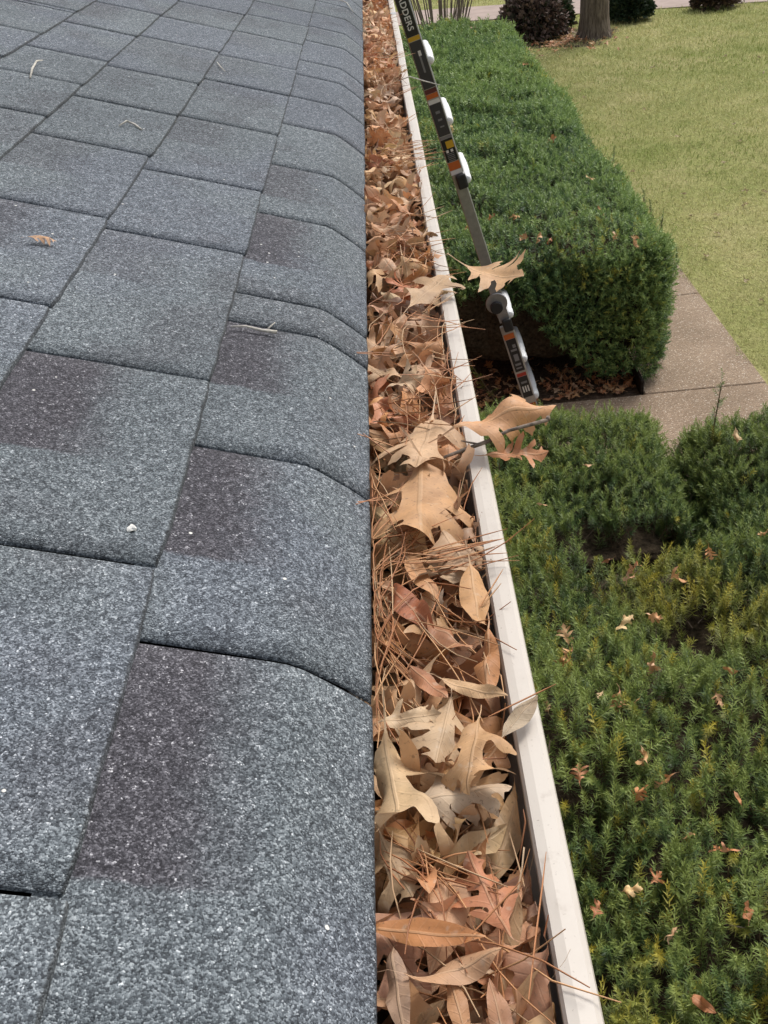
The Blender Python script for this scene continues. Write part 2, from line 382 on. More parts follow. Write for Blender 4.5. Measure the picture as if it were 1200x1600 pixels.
def tab_geo(k, ya, yb):
    """one shingle tab of course k between two joints: V, F, flat coords"""
    gap = .0030; ya += gap; yb -= gap; L = yb-ya; t = .0042
    am = .0005 if k == 0 else .0022; sk = rs.uniform(-am, am); sk2 = rs.uniform(-am, am); hz = rs.uniform(-.0004, .0006)
    ny = max(3, int(L/.028)); xs = XB[k]; xt = XB[k+1]-.02
    if k == 0: px = [(-.0535, .0018), (-.057, .0052), (-.0725, .0205), (-.090, .0365), (-.101, .0458), (-.112, .0528), (-.125, .0572), (xt, zp(xt)-.001)]
    else: px = [(xs, zp(xs)+.0030), (xs-.004, zp(xs-.004)+.0032), ((xs+xt)/2, zp((xs+xt)/2)+.0010), (xt, zp(xt)-.0012)]
    n = len(px); V = []; U = []
    for j in range(ny+1):
        f = j/ny; y = ya+L*f; dx = sk+(sk2-sk)*f+rs.uniform(-.0009, .0009)*(.4 if k == 0 else 1)
        lift = .0005*abs(2*f-1)**3+hz
        cr = (.0008 if k == 0 else .002)*max(0, 1-min(j, ny-j)/1.0)
        for i, (x, z) in enumerate(px):
            w = 1 if i < 2 else 0
            jy = rs.uniform(-.0006, .0006) if j in (0, ny) else 0
            V.append((x+w*(dx-(cr if i == 0 else 0)), y+jy, z+(lift if i < 3 else hz*.3))); U.append((yb-y, (xs-x)*1.053))
    N = len(V)
    F = [(j*n+i, j*n+i+1, (j+1)*n+i+1, (j+1)*n+i) for j in range(ny) for i in range(n-1)]
    # skirt: butt edge and both side edges, so the tab has thickness
    bot = [(x, y, z-t) for x, y, z in V]; V2 = V+bot; U2 = U+U
    for j in range(ny): F.append((j*n, (j+1)*n, N+(j+1)*n, N+j*n))
    for i in range(n-1):
        F.append((i+1, i, N+i, N+i+1)); a = ny*n+i; F.append((a, a+1, N+a+1, N+a))
    return np.array(V2), np.array(F), np.array(U2)
MARK = {(0, .582): (.72, .95), (0, .873): (.50, .9), (0, 1.277): (.35, .35), (0, 1.183): (.45, .75), (0, 1.62): (.8, .7), (1, 1.006): (.6, .85), (1, 1.41): (.4, .5), (1, .668): (.2, .0), (1, .36): (.1, .3), (0, 1.91): (.6, .6), (2, 1.441): (.5, .6), (2, 1.783): (.5, .5)}
def tab_rand(k, yb):
    r = [rs.random(), rs.random(), rs.random()]; m = MARK.get((k, round(yb, 3)))
    r[1] *= .60
    if m: r[0], r[1] = m
    return tuple(r)
extra = [[], [], [], 0]
def add_tab(k, ya, yb, own):
    V, F, U = tab_geo(k, ya, yb); r = tab_rand(k, yb)
    if own:
        c = np.array([(XB[k]+XB[k+1])/2, (ya+yb)/2, zp(XB[k])])
        me = npmesh('shingle', V-c, F, tint=np.tile(r, (len(V), 1)), uv=U); o = link('shingle', me, MS, roof)
        o.matrix_parent_inverse = Matrix.Identity(4); o.location = Vector(c)
    else:
        extra[0].append(V); extra[1].append(F+extra[3]); extra[2].append((U, np.tile(r, (len(V), 1)))); extra[3] += len(V)
for k in range(len(XB)-1):
    js = list(J.get(k, [])) or [.12+.305*((k*.5+rs.uniform(-.1, .1)) % 1)+.305*i for i in range(16)]
    while js[0] > Y0R: js.insert(0, js[0]-.305)
    while js[-1] < Y1R-.3: js.append(js[-1]+.305)
    js[0] = Y0R; js[-1] = Y1R
    for a, b_ in zip(js[:-1], js[1:]):
        if b_-a < .02: continue
        # tabs the picture shows, with a margin
        vis = k <= 8 and b_ > .1+.16*k*.9 and a < 4.6+.12*k
        add_tab(k, a, b_, vis)
V = np.concatenate(extra[0]); F = np.concatenate(extra[1]); U = np.concatenate([u for u, _ in extra[2]]); T = np.concatenate([t for _, t in extra[2]])
xo = link('shingle_field', npmesh('shingle_field', V, F, tint=T, uv=U), MS, roof); xo['kind'] = 'stuff'
# the children above were laid out in world metres: undo the parent's offset
for ch in roof.children: ch.location = Vector(ch.location)
roof_off = Vector(roof.location)+Vector(hl)
for ch in roof.children: ch.location = Vector(ch.location)-roof_off

# ------------------------------------------------------------------ gutter
gut = tag(empty('gutter', (0, 3.4, -.12)), 'off white metal gutter along the roof edge, packed with dead leaves', 'gutter')
def gsweep(pts, name, t=.0011, mat=MG, bevel=0):
    p = np.array(pts, float); d = np.gradient(p, axis=0); nrm = np.stack([-d[:, 1], d[:, 0]], 1); nrm /= np.linalg.norm(nrm, axis=1)[:, None]
    ring = np.concatenate([p+nrm*t/2, (p-nrm*t/2)[::-1]]); m = len(ring)
    ys_ = np.linspace(Y0R, Y1R, 60); wv = .0012*np.sin(ys_*1.9)+.0008*np.sin(ys_*5.3+1)
    V = np.concatenate([np.stack([ring[:, 0]+w, np.full(m, y), ring[:, 1]+w*.5], 1) for y, w in zip(ys_, wv)])-np.array([0, 3.4, -.12])
    F = [(j*m+i, j*m+(i+1) % m, (j+1)*m+(i+1) % m, (j+1)*m+i) for j in range(59) for i in range(m)]
    b = MB(); b.add(V, F); b.f.append(tuple(range(m))); b.f.append(tuple(59*m+i for i in range(m))[::-1])
    return link(name, b.mesh(name), mat, gut)
gsweep([(-.0655, -.022), (-.0655, -.125), (.028, -.125), (.034, -.10), (.046, -.085), (.058, -.062), (.066, -.040), (.0705, -.016)], 'trough')
gsweep([(.0523, -.026), (.0520, -.0135), (.0535, -.0105), (.060, -.0098), (.0695, -.0100), (.0725, -.0116), (.0735, -.0145), (.0728, -.021)], 'front_lip', .0013)
b = MB()
for y in (-1.1, 7.9): b.box((-.007, y-3.4, .1016), (.113, .020, .003))
for y in (-1.1, 7.9): b.box((-.06, y-3.4, .092), (.004, .020, .022))
link('hanger', b.mesh('hanger'), MAL, gut)
b = MB(); b.box((.0625, 4.36-3.4, .1107), (.0225, .055, .0022)); link('seam_cover', b.mesh('seam_cover', bevel=.0006), MAL, gut)

# ------------------------------------------------------------------ leaves
def smoothline(P, n=3):
    P = np.array(P, float); out = []
    for i in range(len(P)-1):
        p0 = P[max(i-1, 0)]; p1 = P[i]; p2 = P[i+1]; p3 = P[min(i+2, len(P)-1)]
        for k in range(n):
            t = k/n; out.append(.5*((2*p1)+(-p0+p2)*t+(2*p0-5*p1+4*p2-p3)*t*t+(-p0+3*p1-3*p2+p3)*t**3))
    out.append(P[-1]); return np.array(out)
def oak_half(r, broad):
    nl = r.choice([2, 3]) if broad else 3
    P = [(0, .012), (.05, .02), (.10, .04)]
    cs = np.linspace(.27, .66, nl); ext = [(.27, .40, .33), (.36, .42)][0 if nl == 3 else 1]
    for c, e in zip(cs, ext):
        e = e*r.uniform(.8, 1.15)*(1.12 if broad else 1); f = r.uniform(.07, .16)
        s = (.12 if broad else .07)*r.uniform(.8, 1.25); w = 1.35 if broad else 1.0
        P += [(c-.06*w, s), (c-.02*w+f*.2, e*.5), (c+f*.8-.035, e*.80), (c+f*.8-.01, e*.83), (c+f+.01, e), (c+f+.022, e*.80), (c+f*.8+.05*w, e*.70), (c+f*.6+.055*w, e*.5), (c+.07*w, s*1.15), (c+.09*w, s*.9)]
    P += [(.84, .085), (.875, .15*r.uniform(.7, 1.3)), (.905, .085), (.95, .05), (1.0, .004)]
    Q = [P[0]]
    for p in P[1:]:
        Q.append((max(p[0], Q[-1][0]-.04)+r.uniform(-.006, .006), max(.006, p[1]+r.uniform(-.012, .012)*(p[1] > .03))))
    return smoothline(Q, 2)
def oblong_half(r, w):
    ts = np.linspace(0, 1, 13); sh = r.uniform(.8, 1.1)
    return np.array([(t, max(.004, w*math.sin(math.pi*t**sh)**.85*(1+r.uniform(-.05, .05)))) for t in ts])
def flat_leaf(kind, seed):
    r = random.Random(seed)
    if kind == 'oblong': w = r.uniform(.12, .18); a = oblong_half(r, w); c = oblong_half(r, w)
    else: a = oak_half(r, kind == 'broad'); c = oak_half(r, kind == 'broad')
    out = [Vector(p) for p in a]+[Vector((p[0], -p[1])) for p in c[::-1]]
    n = len(out); pts = list(out); g = .055
    # interior points
    poly = np.array([(p.x, p.y) for p in out])
    def inside(x, y):
        s = False; j = n-1
        for i in range(n):
            if (poly[i][1] > y) != (poly[j][1] > y) and x < (poly[j][0]-poly[i][0])*(y-poly[i][1])/(poly[j][1]-poly[i][1])+poly[i][0]: s = not s
            j = i
        return s
    for i in range(int(1/g)):
        for j in range(-9, 10):
            x, y = (i+.5+.5*(j % 2))*g, j*g
            if inside(x, y) and np.min(np.hypot(poly[:, 0]-x, poly[:, 1]-y)) > .022: pts.append(Vector((x, y)))
    v, e, f, *_ = delaunay_2d_cdt(pts, [], [list(range(n))], 1, 1e-5)
    tris = []
    for q in f:
        for m in range(1, len(q)-1): tris.append((q[0], q[m], q[m+1]))
    V = np.array([(p.x, p.y) for p in v]); tris = np.array(tris)
    # stem
    sl_ = r.uniform(.12, .34); b = len(V); bend = r.uniform(-.08, .08)
    st = [(0, .008), (0, -.008), (-sl_*.5, bend*.4+.006), (-sl_*.5, bend*.4-.006), (-sl_, bend+.006), (-sl_, bend-.006)]
    V = np.concatenate([V, np.array(st)]); tris = np.concatenate([tris, np.array([(b, b+1, b+3), (b, b+3, b+2), (b+2, b+3, b+5), (b+2, b+5, b+4)])])
    return V, tris
FLAT = {k: [flat_leaf(k, 100*i+j) for j in range(n)] for i, (k, n) in enumerate((('oak', 7), ('broad', 7), ('oblong', 6)))}
PAL = np.clip(np.array([(.44, .29, .17), (.40, .215, .105), (.56, .41, .26), (.36, .165, .085), (.47, .265, .145), (.24, .125, .070), (.50, .385, .265), (.36, .285, .215), (.30, .155, .080)])*np.array([1.16, 1.04, .93])*1.14, 0, .72)
PNAME = ['tan', 'orange brown', 'pale beige', 'rusty', 'pinkish brown', 'dark brown', 'sandy', 'grey brown', 'chestnut']
LASTC = ['']
PW = np.array([.25, .21, .10, .12, .12, .05, .06, .04, .05])
def bend(x, z, k):
    """roll coordinate x about the line z=0 with curvature k"""
    if abs(k) < 1e-4: return x, z
    a = x*k; return np.sin(a)*(1/k-z), 1/k-np.cos(a)*(1/k-z)
def shape_leaf(kind, var, L, r, curl=1.0, dome=0.0):
    V, T = FLAT[kind][var % len(FLAT[kind])]
    uv = np.stack([V[:, 0], V[:, 1]], 1)
    x = (V[:, 0]-.45)*L; y = V[:, 1]*L; z = np.zeros(len(V))
    # crinkle and lobe curl, before the large bends
    q = V*1.0; ph = r.uniform(0, 6.28, 6)
    edge = np.abs(V[:, 1])
    z += L*curl*(.022*np.sin(q[:, 0]*13+ph[0]+q[:, 1]*5)+.018*np.sin(q[:, 1]*17+ph[1]+q[:, 0]*7))
    z += L*curl*edge*(.40*np.sin(q[:, 0]*9+ph[2]+(q[:, 1] > 0)*ph[3])+.10*r.uniform(-1, 1))
    z += -L*.045*np.exp(-(V[:, 1]/.05)**2)*r.choice([-1, 1])*.5
    kk = r.normal(0, 1.0)*curl*5.5/L*.35 + r.choice([-1, 1])*curl*2.2/L*.6
    if dome: kk = -dome/L
    lim = 3.4/L
    y, z = bend(y, z, float(np.clip(kk*1.25, -lim*1.3, lim*1.3)))
    x, z = bend(x, z, float(r.normal(0, .9)*curl/L*.85))
    tw = r.normal(0, .5)*curl*x/L*1.6; c, s = np.cos(tw), np.sin(tw)
    y, z = y*c-z*s, y*s+z*c
    return np.stack([x, y, z], 1), T, uv
def rotm(yaw, pitch, roll): return np.array(Matrix.Rotation(yaw, 3, 'Z') @ Matrix.Rotation(-pitch, 3, 'Y') @ Matrix.Rotation(roll, 3, 'X'))
XI = .0495; XL = -.0545
def confine(P):
    """keep a leaf inside the trough: fold it up the front wall, tuck it under the shingle edge"""
    P = P.copy(); e = P[:, 0]-XI; low = (e > 0) & (P[:, 2] < .002)
    P[:, 2] = np.where(low, np.minimum(P[:, 2]+.75*e, .006+.15*e), P[:, 2]); P[:, 0] = np.where(low, np.where(P[:, 2] > -.008, XI+.25*e, XI-.002*(e > 0)), P[:, 0])
    # above the lip rim
    over = (P[:, 0] > XI) & (P[:, 0] < .076); P[:, 2] = np.where(over, np.maximum(P[:, 2], -.0075), P[:, 2])
    e = XL-P[:, 0]; l = e > 0
    P[:, 2] = np.where(l, np.minimum(P[:, 2], -.008), P[:, 2]); P[:, 0] = np.where(l, np.maximum(P[:, 0], -.0625), P[:, 0])
    P[:, 2] = np.maximum(P[:, 2], -.118); return P
def pick_col(r):
    i_ = r.choice(len(PAL), p=PW/PW.sum()); c = PAL[i_]; LASTC[0] = PNAME[i_]; return np.clip(c*r.uniform(.82, 1.15)*np.array([1, r.uniform(.93, 1.06), r.uniform(.88, 1.1)]), .01, .8)
def leaf_object(name, P, T, uv, col, label, group=None, cat='leaf'):
    c = np.array([P[:, 0].mean(), P[:, 1].mean(), P[:, 2].min()])
    me = npmesh(name, P-c, T, tint=np.tile(col, (len(P), 1)), uv=uv, smooth=True)
    o = link(name, me, ML, None, Vector(c)); tag(o, label, cat, group); return o
lr = np.random.default_rng(21)
def pile(x, y):
    """height of the debris surface in the trough"""
    p = np.array([[x*3, y, 0.0]]); base = -.017+.009*lumps(p, 4.5, 9)[0]
    if y < .75: base -= .014*max(0, (x+.01)/.06)+.003
    return base
def random_leaf(y, depth, r, kinds=(.45, .30, .25)):
    kind = ['oak', 'broad', 'oblong'][r.choice(3, p=kinds)]
    L = r.uniform(.060, .100) if kind != 'oblong' else r.uniform(.060, .095)
    P, T, uv = shape_leaf(kind, int(r.integers(99)), L, r, r.uniform(.8, 1.7))
    x = r.uniform(-.050, .042); R = rotm(r.uniform(0, 6.28), r.normal(0, .38), r.normal(0, .5)+(math.pi if r.random() < .4 else 0))
    P = P @ R.T; P -= np.array([0, 0, P[:, 2].mean()])
    P = confine(P+np.array([x, y, pile(x, y)-depth])); return P, T, uv, kind
# heroes: (base pixel, tip pixel, plane z, kind, variant, curl, roll, colour, confined, label)
HERO = [
 ((676, 650), (652, 742), .006, 'broad', 1, .45, 0, (.58, .42, .27), 1, 'large pale tan oak leaf on the gutter pile beside the grey twig'),
 ((662, 722), (650, 868), .000, 'broad', 3, .5, 0, (.50, .315, .17), 1, 'large golden tan oak leaf, stem end tucked under a paler leaf'),
 ((712, 676), (868, 644), .018, 'broad', 1, 1.1, .35, (.56, .335, .185), 0, 'curled orange tan oak leaf jutting over the white gutter lip above the twig'),
 ((726, 412), (822, 437), .024, 'broad', 5, .25, .2, (.56, .38, .22), 0, 'pale tan oak leaf poking out over the lip in front of the ladder'),
 ((760, 706), (858, 706), .006, 'oak', 5, .8, .3, (.46, .24, .13), 0, 'lower orange brown oak leaf hanging past the lip under the twig'),
 ((640, 1262), (800, 1232), -.012, 'broad', 5, .6, 0, (.50, .42, .32), 1, 'greyish speckled lobed oak leaf lying across the gutter'),
 ((752, 1120), (722, 1246), .006, 'broad', 2, .5, .2, (.52, .345, .19), 1, 'golden tan oak leaf pointing at the near end of the gutter'),
 ((705, 1092), (680, 1200), -.006, 'broad', 0, .4, -.3, (.48, .375, .255), 1, 'dull beige oak leaf just beyond the speckled one'),
 ((600, 1160), (640, 1325), -.002, 'broad', 4, .7, .3, (.60, .47, .30), 1, 'cream coloured curled oak leaf against the shingle edge'),
 ((800, 1470), (730, 1342), -.010, 'oak', 1, .7, 0, (.46, .215, .12), 1, 'reddish brown oak leaf near the bottom of the gutter'),
 ((575, 1447), (760, 1468), -.004, 'oblong', 0, .35, .2, (.48, .235, .10), 1, 'long orange brown oblong leaf lying crosswise at the near end'),
 ((632, 1538), (790, 1492), -.006, 'oblong', 2, .5, -.4, (.46, .30, .19), 1, 'long dull tan oblong leaf below the orange brown one'),
 ((612, 1478), (632, 1630), -.008, 'oblong', 1, .7, .3, (.34, .245, .18), 1, 'grey brown curled oblong leaf at the bottom by the shingles'),
 ((735, 1640), (700, 1520), -.010, 'oblong', 3, .4, 0, (.46, .27, .15), 1, 'warm tan oblong leaf at the very bottom of the gutter'),
 ((800, 1655), (765, 1530), -.012, 'oblong', 4, .5, .2, (.40, .23, .14), 1, 'brown oblong leaf at the very bottom beside the lip'),
 ((735, 885), (750, 992), .004, 'oblong', 4, .5, -.3, (.52, .325, .165), 1, 'smooth golden oblong leaf standing beside the lip'),
 ((603, 912), (676, 985), .002, 'oblong', 5, .9, .5, (.36, .14, .07), 1, 'rusty red folded oblong leaf among the pine needles'),
 ((690, 1062), (796, 1092), .004, 'oblong', 1, .8, .3, (.56, .40, .24), 1, 'pale rolled oblong leaf crossing towards the lip'),
 ((632, 866), (690, 944), .003, 'oblong', 0, .7, -.2, (.47, .28, .15), 1, 'narrow tan folded leaf above the rusty red one'),
 ((764, 980), (760, 1088), -.002, 'oblong', 3, .8, .4, (.43, .22, .10), 1, 'orange brown oblong leaf wedged along the lip'),
 ((640, 1040), (700, 1095), -.002, 'oblong', 2, .5, .0, (.42, .21, .115), 1, 'copper coloured oblong leaf between the needles and the pale rolled leaf'),
 ((660, 960), (740, 1030), .002, 'oblong', 5, .9, -.5, (.38, .20, .115), 1, 'dark copper rolled leaf in the middle of the gutter'),
 ((785, 1150), (840, 1088), .004, 'oblong', 2, .3, 0, (.40, .345, .26), 0, 'small grey leaf resting on the white gutter lip'),
 ((600, 600), (668, 590), .006, 'broad', 6, 1.2, .4, (.55, .43, .30), 1, 'strongly curled grey tan leaf by the shingle edge'),
 ((640, 478), (704, 432), .006, 'broad', 0, .35, .2, (.48, .35, .22), 1, 'rounded olive tan leaf lying against the lip'),
 ((590, 1130), (690, 1120), -.002, 'broad', 1, .5, .3, (.55, .44, .30), 1, 'light beige broad oak leaf against the roof edge'),
 ((690, 830), (735, 900), -.002, 'broad', 5, .5, 0, (.50, .37, .25), 1, 'beige leaf with pine needles lying over it'),
 ((595, 1310), (650, 1420), -.012, 'broad', 3, .5, 0, (.42, .315, .20), 1, 'olive tan oak leaf with a hole of needles beneath'),
]
for i, (pb, pt, z, kind, var, curl, roll, col, conf, label) in enumerate(HERO):
    r = np.random.default_rng(500+i); A = onZ(*pb, z); B = onZ(*pt, z); D = B-A; L = float(np.linalg.norm(D))
    P, T, uv = shape_leaf(kind, var, L, r, curl*1.4, r.uniform(1.2, 2.6) if conf else 0)
    yaw = math.atan2(D[1], D[0]); P = P @ rotm(yaw, .05, roll).T
    P -= np.array([0, 0, P[:, 2].mean()]); P += np.array([*(A+.45*D)[:2], z])
    if not conf: P[:, 2] = np.maximum(P[:, 2], -.006)
    else: P = confine(P)
    leaf_object('oak_leaf' if kind != 'oblong' else 'oblong_leaf', P, T, uv, np.array(col)*np.array([1.02, .92, .84]), label)
# countable leaves on top of the pile
KN = {'oak': ('oak_leaf', 'deeply lobed'), 'broad': ('oak_leaf', 'broad lobed'), 'oblong': ('oblong_leaf', 'smooth oblong')}
def zone(y):
    for lim, w in ((.42, 'at the near end'), (.62, 'near the small grey leaf'), (.85, 'just short of the grey twig'), (1.1, 'beside the grey twig'), (1.45, 'just beyond the grey twig'), (1.9, 'level with the ladder hinge'), (2.5, 'beyond the ladder hinge')):
        if y < lim: return w
    return 'far along'
def side(x): return 'against the shingles' if x < -.022 else ('against the white lip' if x > .02 else 'in the middle')
NTOP = 300-len(HERO)
for i in range(NTOP):
    y = .22+2.9*((i+lr.random())/NTOP)**1.35
    P, T, uv, kind = random_leaf(y, lr.uniform(-.008, .012), lr)
    col = pick_col(lr); nm, kw = KN[kind]
    leaf_object(nm, P, T, uv, col, f'{LASTC[0]} {kw} gutter leaf {side(P[:, 0].mean())}, {zone(P[:, 1].mean())}', 'dead leaves packed in the gutter')
# everything underneath and farther on: one mass of litter
acc = [[], [], [], [], 0]
def acc_leaf(P, T, uv, col):
    acc[0].append(P); acc[1].append(T+acc[4]); acc[2].append(uv); acc[3].append(np.tile(col, (len(P), 1))); acc[4] += len(P)
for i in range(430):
    P, T, uv, kind = random_leaf(.1+3.4*lr.random(), lr.uniform(.016, .045), lr); acc_leaf(P, T, uv, pick_col(lr)*.62)  # lower leaves coloured darker, painting shade into the gaps of the pile
for i in range(620):
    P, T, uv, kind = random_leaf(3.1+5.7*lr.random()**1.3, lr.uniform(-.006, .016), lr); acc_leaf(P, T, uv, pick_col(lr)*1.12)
for i in range(130):
    P, T, uv, kind = random_leaf(-2.1+2.3*lr.random(), lr.uniform(0, .03), lr); acc_leaf(P, T, uv, pick_col(lr))
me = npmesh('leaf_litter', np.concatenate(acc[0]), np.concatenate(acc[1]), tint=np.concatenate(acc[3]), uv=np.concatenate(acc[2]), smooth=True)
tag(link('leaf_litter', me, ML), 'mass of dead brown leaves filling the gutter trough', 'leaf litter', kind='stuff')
# rotted fill at the bottom of the trough
n = 240; yy = np.linspace(Y0R+.02, Y1R-.02, n); xx = np.linspace(-.064, .047, 10)
Gx, Gy = np.meshgrid(xx, yy); P = np.stack([Gx.ravel(), Gy.ravel(), 0*Gx.ravel()], 1); P[:, 2] = -.072+.010*lumps(P*np.array([2, 1, 1]), 14, 4)
F = np.array([(j*10+i, j*10+i+1, (j+1)*10+i+1, (j+1)*10+i) for j in range(n-1) for i in range(9)])
tag(link('compost', npmesh('compost', P, F), m_plain('compost', (.06, .038, .024), .95, .1, var=.6, vs=120, bump=.006)), 'dark rotted leaf compost in the bottom of the gutter', 'compost', kind='stuff')

# ------------------------------------------------------------------ pine needles
NV, NF, NT, nb = [], [], [], 0
def needle(p, yaw, el, L, r=.00070, col=None, sag=0.0, kink=0.0, hook=False):
    global nb
    s = np.linspace(-.5, .5, 5)*L; d = np.array([math.cos(yaw)*math.cos(el), math.sin(yaw)*math.cos(el), math.sin(el)]); sd_ = np.array([-math.sin(yaw), math.cos(yaw), 0])
    P = np.array(p)+s[:, None]*d+(sd_[None]*kink-np.array([[0, 0, 1]])*sag)*((s/L*2)**2)[:, None]*L
    # stay clear of the front wall and the roof edge
    e = P[:, 0]-.049; k = (e > 0) & (P[:, 2] < -.006); P[:, 2] = np.where(k, np.minimum(P[:, 2]+e, -.004), P[:, 2]); P[:, 0] = np.where(k & (P[:, 2] < -.0075), .049, P[:, 0])
    k = (P[:, 0] > .047) & (P[:, 0] < .078); P[:, 2] = np.where(k, np.maximum(P[:, 2], -.0065), P[:, 2])
    if not hook: P[:, 0] = np.maximum(P[:, 0], -.0505)
    k = P[:, 0] < -.054; P[:, 2] = np.where(k & (P[:, 2] < .004), np.minimum(P[:, 2], -.008), P[:, 2])
    V, F = tube(P, np.array([.6, 1, 1, 1, .4])*r, 3); NV.append(V); NF.append(F+nb); nb += len(V)
    c = np.array(col if col is not None else random.choice([(.46, .22, .095), (.40, .17, .07), (.52, .29, .14), (.34, .14, .06), (.50, .33, .19)]))*random.uniform(.8, 1.15)
    NT.append(np.tile(c, (len(V), 1)))
def clump(px, z, n, yaw, spread, sx, sy, L=(.07, .13), el=.0):
    q = onZ(*px, z)
    for _ in range(int(n*.32)):
        x = q[0]+random.gauss(0, sx); x = max(-.050, min(.046, x))
        needle((x, q[1]+random.gauss(0, sy), z+random.uniform(-.012, .008)), yaw+random.gauss(0, spread), el+random.gauss(0, .12), random.uniform(*L), sag=random.uniform(-.1, .15), kink=random.uniform(-.1, .1))
R90 = math.pi/2
clump((612, 1030), .001, 75, R90+.25, .28, .009, .05)
clump((605, 960), .004, 45, R90-.25, .3, .008, .03)
clump((612, 860), .004, 60, R90-.5, .5, .012, .03)
clump((600, 800), .002, 35, R90, .35, .006, .04)
clump((690, 870), .010, 26, .05, .22, .02, .008, (.08, .13))
clump((700, 960), .008, 26, R90+.6, .4, .02, .03)
clump((730, 1020), .004, 24, R90+.5, .3, .012, .03)
clump((660, 1370), -.004, 34, R90+.35, .55, .014, .016, (.05, .09))
clump((690, 1350), -.004, 22, R90+.9, .3, .014, .014, (.06, .10))
clump((800, 1480), -.008, 16, R90+.3, .5, .012, .02)
clump((640, 640), .006, 40, R90+.5, .7, .02, .03)
clump((700, 600), .010, 26, R90-.5, .4, .012, .03)
clump((640, 385), .008, 70, R90+.2, .6, .020, .06)
clump((620, 500), .004, 45, R90+.3, .8, .02, .06)
clump((690, 505), .008, 20, .5, .4, .012, .02)
clump((650, 240), .004, 44, .1, .35, .02, .05, (.08, .14))
clump((600, 120), .008, 70, R90, .8, .02, .3)
clump((600, 60), .008, 80, .6, 1.2, .02, .6)
for _ in range(300):
    y = .15+6.5*random.random()**1.4; x = random.uniform(-.05, .045)
    needle((x, y, pile(x, y)+random.uniform(-.014, .012)), random.uniform(0, math.pi), random.gauss(0, .2), random.uniform(.05, .12), sag=random.uniform(-.15, .2), kink=random.uniform(-.15, .15))
# needles lying over and poking past the white lip
for px, yaw, n in (((760, 868), .05, 9), ((740, 660), .9, 4), ((700, 560), -1.0, 5), ((716, 590), -.9, 5), ((690, 340), .35, 3), ((688, 385), .1, 3), ((668, 270), .5, 3), ((655, 235), .15, 5), ((740, 790), 1.15, 2), ((835, 1135), .45, 1), ((700, 480), .6, 5), ((650, 190), .9, 7), ((640, 150), .7, 5), ((635, 90), .7, 5), ((830, 1420), 1.0, 2), ((800, 940), .9, 3)):
    q = onZ(*px, -.002)
    for _ in range((n+1)//2): needle((q[0]-.014+random.gauss(0, .004), q[1]+random.gauss(0, .012), .004+random.uniform(-.003, .008)), yaw+random.gauss(0, .18), random.uniform(0, .22), random.uniform(.04, .08))
# a few hooked over the shingle edge
for px, yaw in (((566, 785), .5), ((575, 700), -.6), ((573, 325), .9), ((572, 560), .4)):
    q = onZ(*px, .004)
    for _ in range(2): needle((q[0]+.012, q[1]+random.gauss(0, .006), .009), yaw+random.gauss(0, .15), -.25, .05, r=.0007, hook=True)
me = npmesh('pine_needles', np.concatenate(NV), np.concatenate(NF), tint=np.concatenate(NT))
tag(link('pine_needles', me, MN), 'orange brown dead pine needles strewn among the gutter leaves', 'pine needles', kind='stuff')

# ------------------------------------------------------------------ twigs, grit and crumbs
def twig(P, r, mat, label, side=(), n=6, group=None):
    b = MB(); P = np.array(P); m = P.mean(0); b.tube(P-m, r, n)
    for q, rr in side: b.tube(np.array(q)-m, rr, 5)
    o = b.build('twig', mat, smooth=True); o.location = Vector(m); tag(o, label, 'twig', group); return o
a = onZ(722, 704, .004); c = onZ(856, 656, .026); e = onZ(640, 735, .004)
mid = a+(c-a)*.55+np.array([0, 0, .004])
twig([e*.35+a*.65, a, a+(c-a)*.3, mid, c], [.0016, .0021, .0022, .0019, .0022], MTW, 'grey brown twig lying across the white gutter lip below the curled leaf', [([a+(c-a)*.2, a+(c-a)*.13+np.array([-.012, .008, .004])], [.0014, .0007]), ([c, c+np.array([.001, .004, .002])], [.003, .002])])
def rt(px, lift=.004): q = onroof(*px); q[2] += lift; return q
twig([rt((361, 515)), rt((385, 517), .006), rt((410, 522), .005), rt((434, 526), .006)], [.0008, .0014, .0018, .0022], MTWL, 'pale broken twig on the shingle nearest the gutter', [([rt((420, 522), .007), rt((432, 518), .012)], [.0012, .0006])])
twig([rt((48, 125)), rt((52, 113), .007), rt((60, 105), .012), rt((68, 99), .006)], [.0018, .0024, .0018, .001], MTWL, 'small hooked pale twig standing on the upper left shingles')
twig([rt((187, 200)), rt((200, 197), .009), rt((212, 200), .006), rt((222, 206), .004)], [.0012, .002, .0022, .0016], MTWL, 'short pale twig lying on the shingles left of centre')
twig([rt((505, 0)), rt((525, 2), .010), rt((542, 6), .004), rt((552, 20), .003)], [.0012, .002, .002, .001], MTWL, 'pale twig on the farthest visible shingles by the gutter')
twig([rt((680, 0)), rt((340, 100), .004)][1:]+[rt((345, 108), .006), rt((352, 114), .004)], [.001, .0015, .001], MTWL, 'tiny twig below the pale hooked one, middle of the roof')
A = onZ(640, 122, .0); q1 = onY(664, 127, A[1]-.02); q2 = onY(688, 133, A[1]-.05)
twig([A-np.array([.03, 0, .004]), A+np.array([0, 0, .004]), q1, q2], [.0012, .0017, .0016, .0010], MTWL, 'thin pale stalk sticking out of the gutter in front of the ladder')
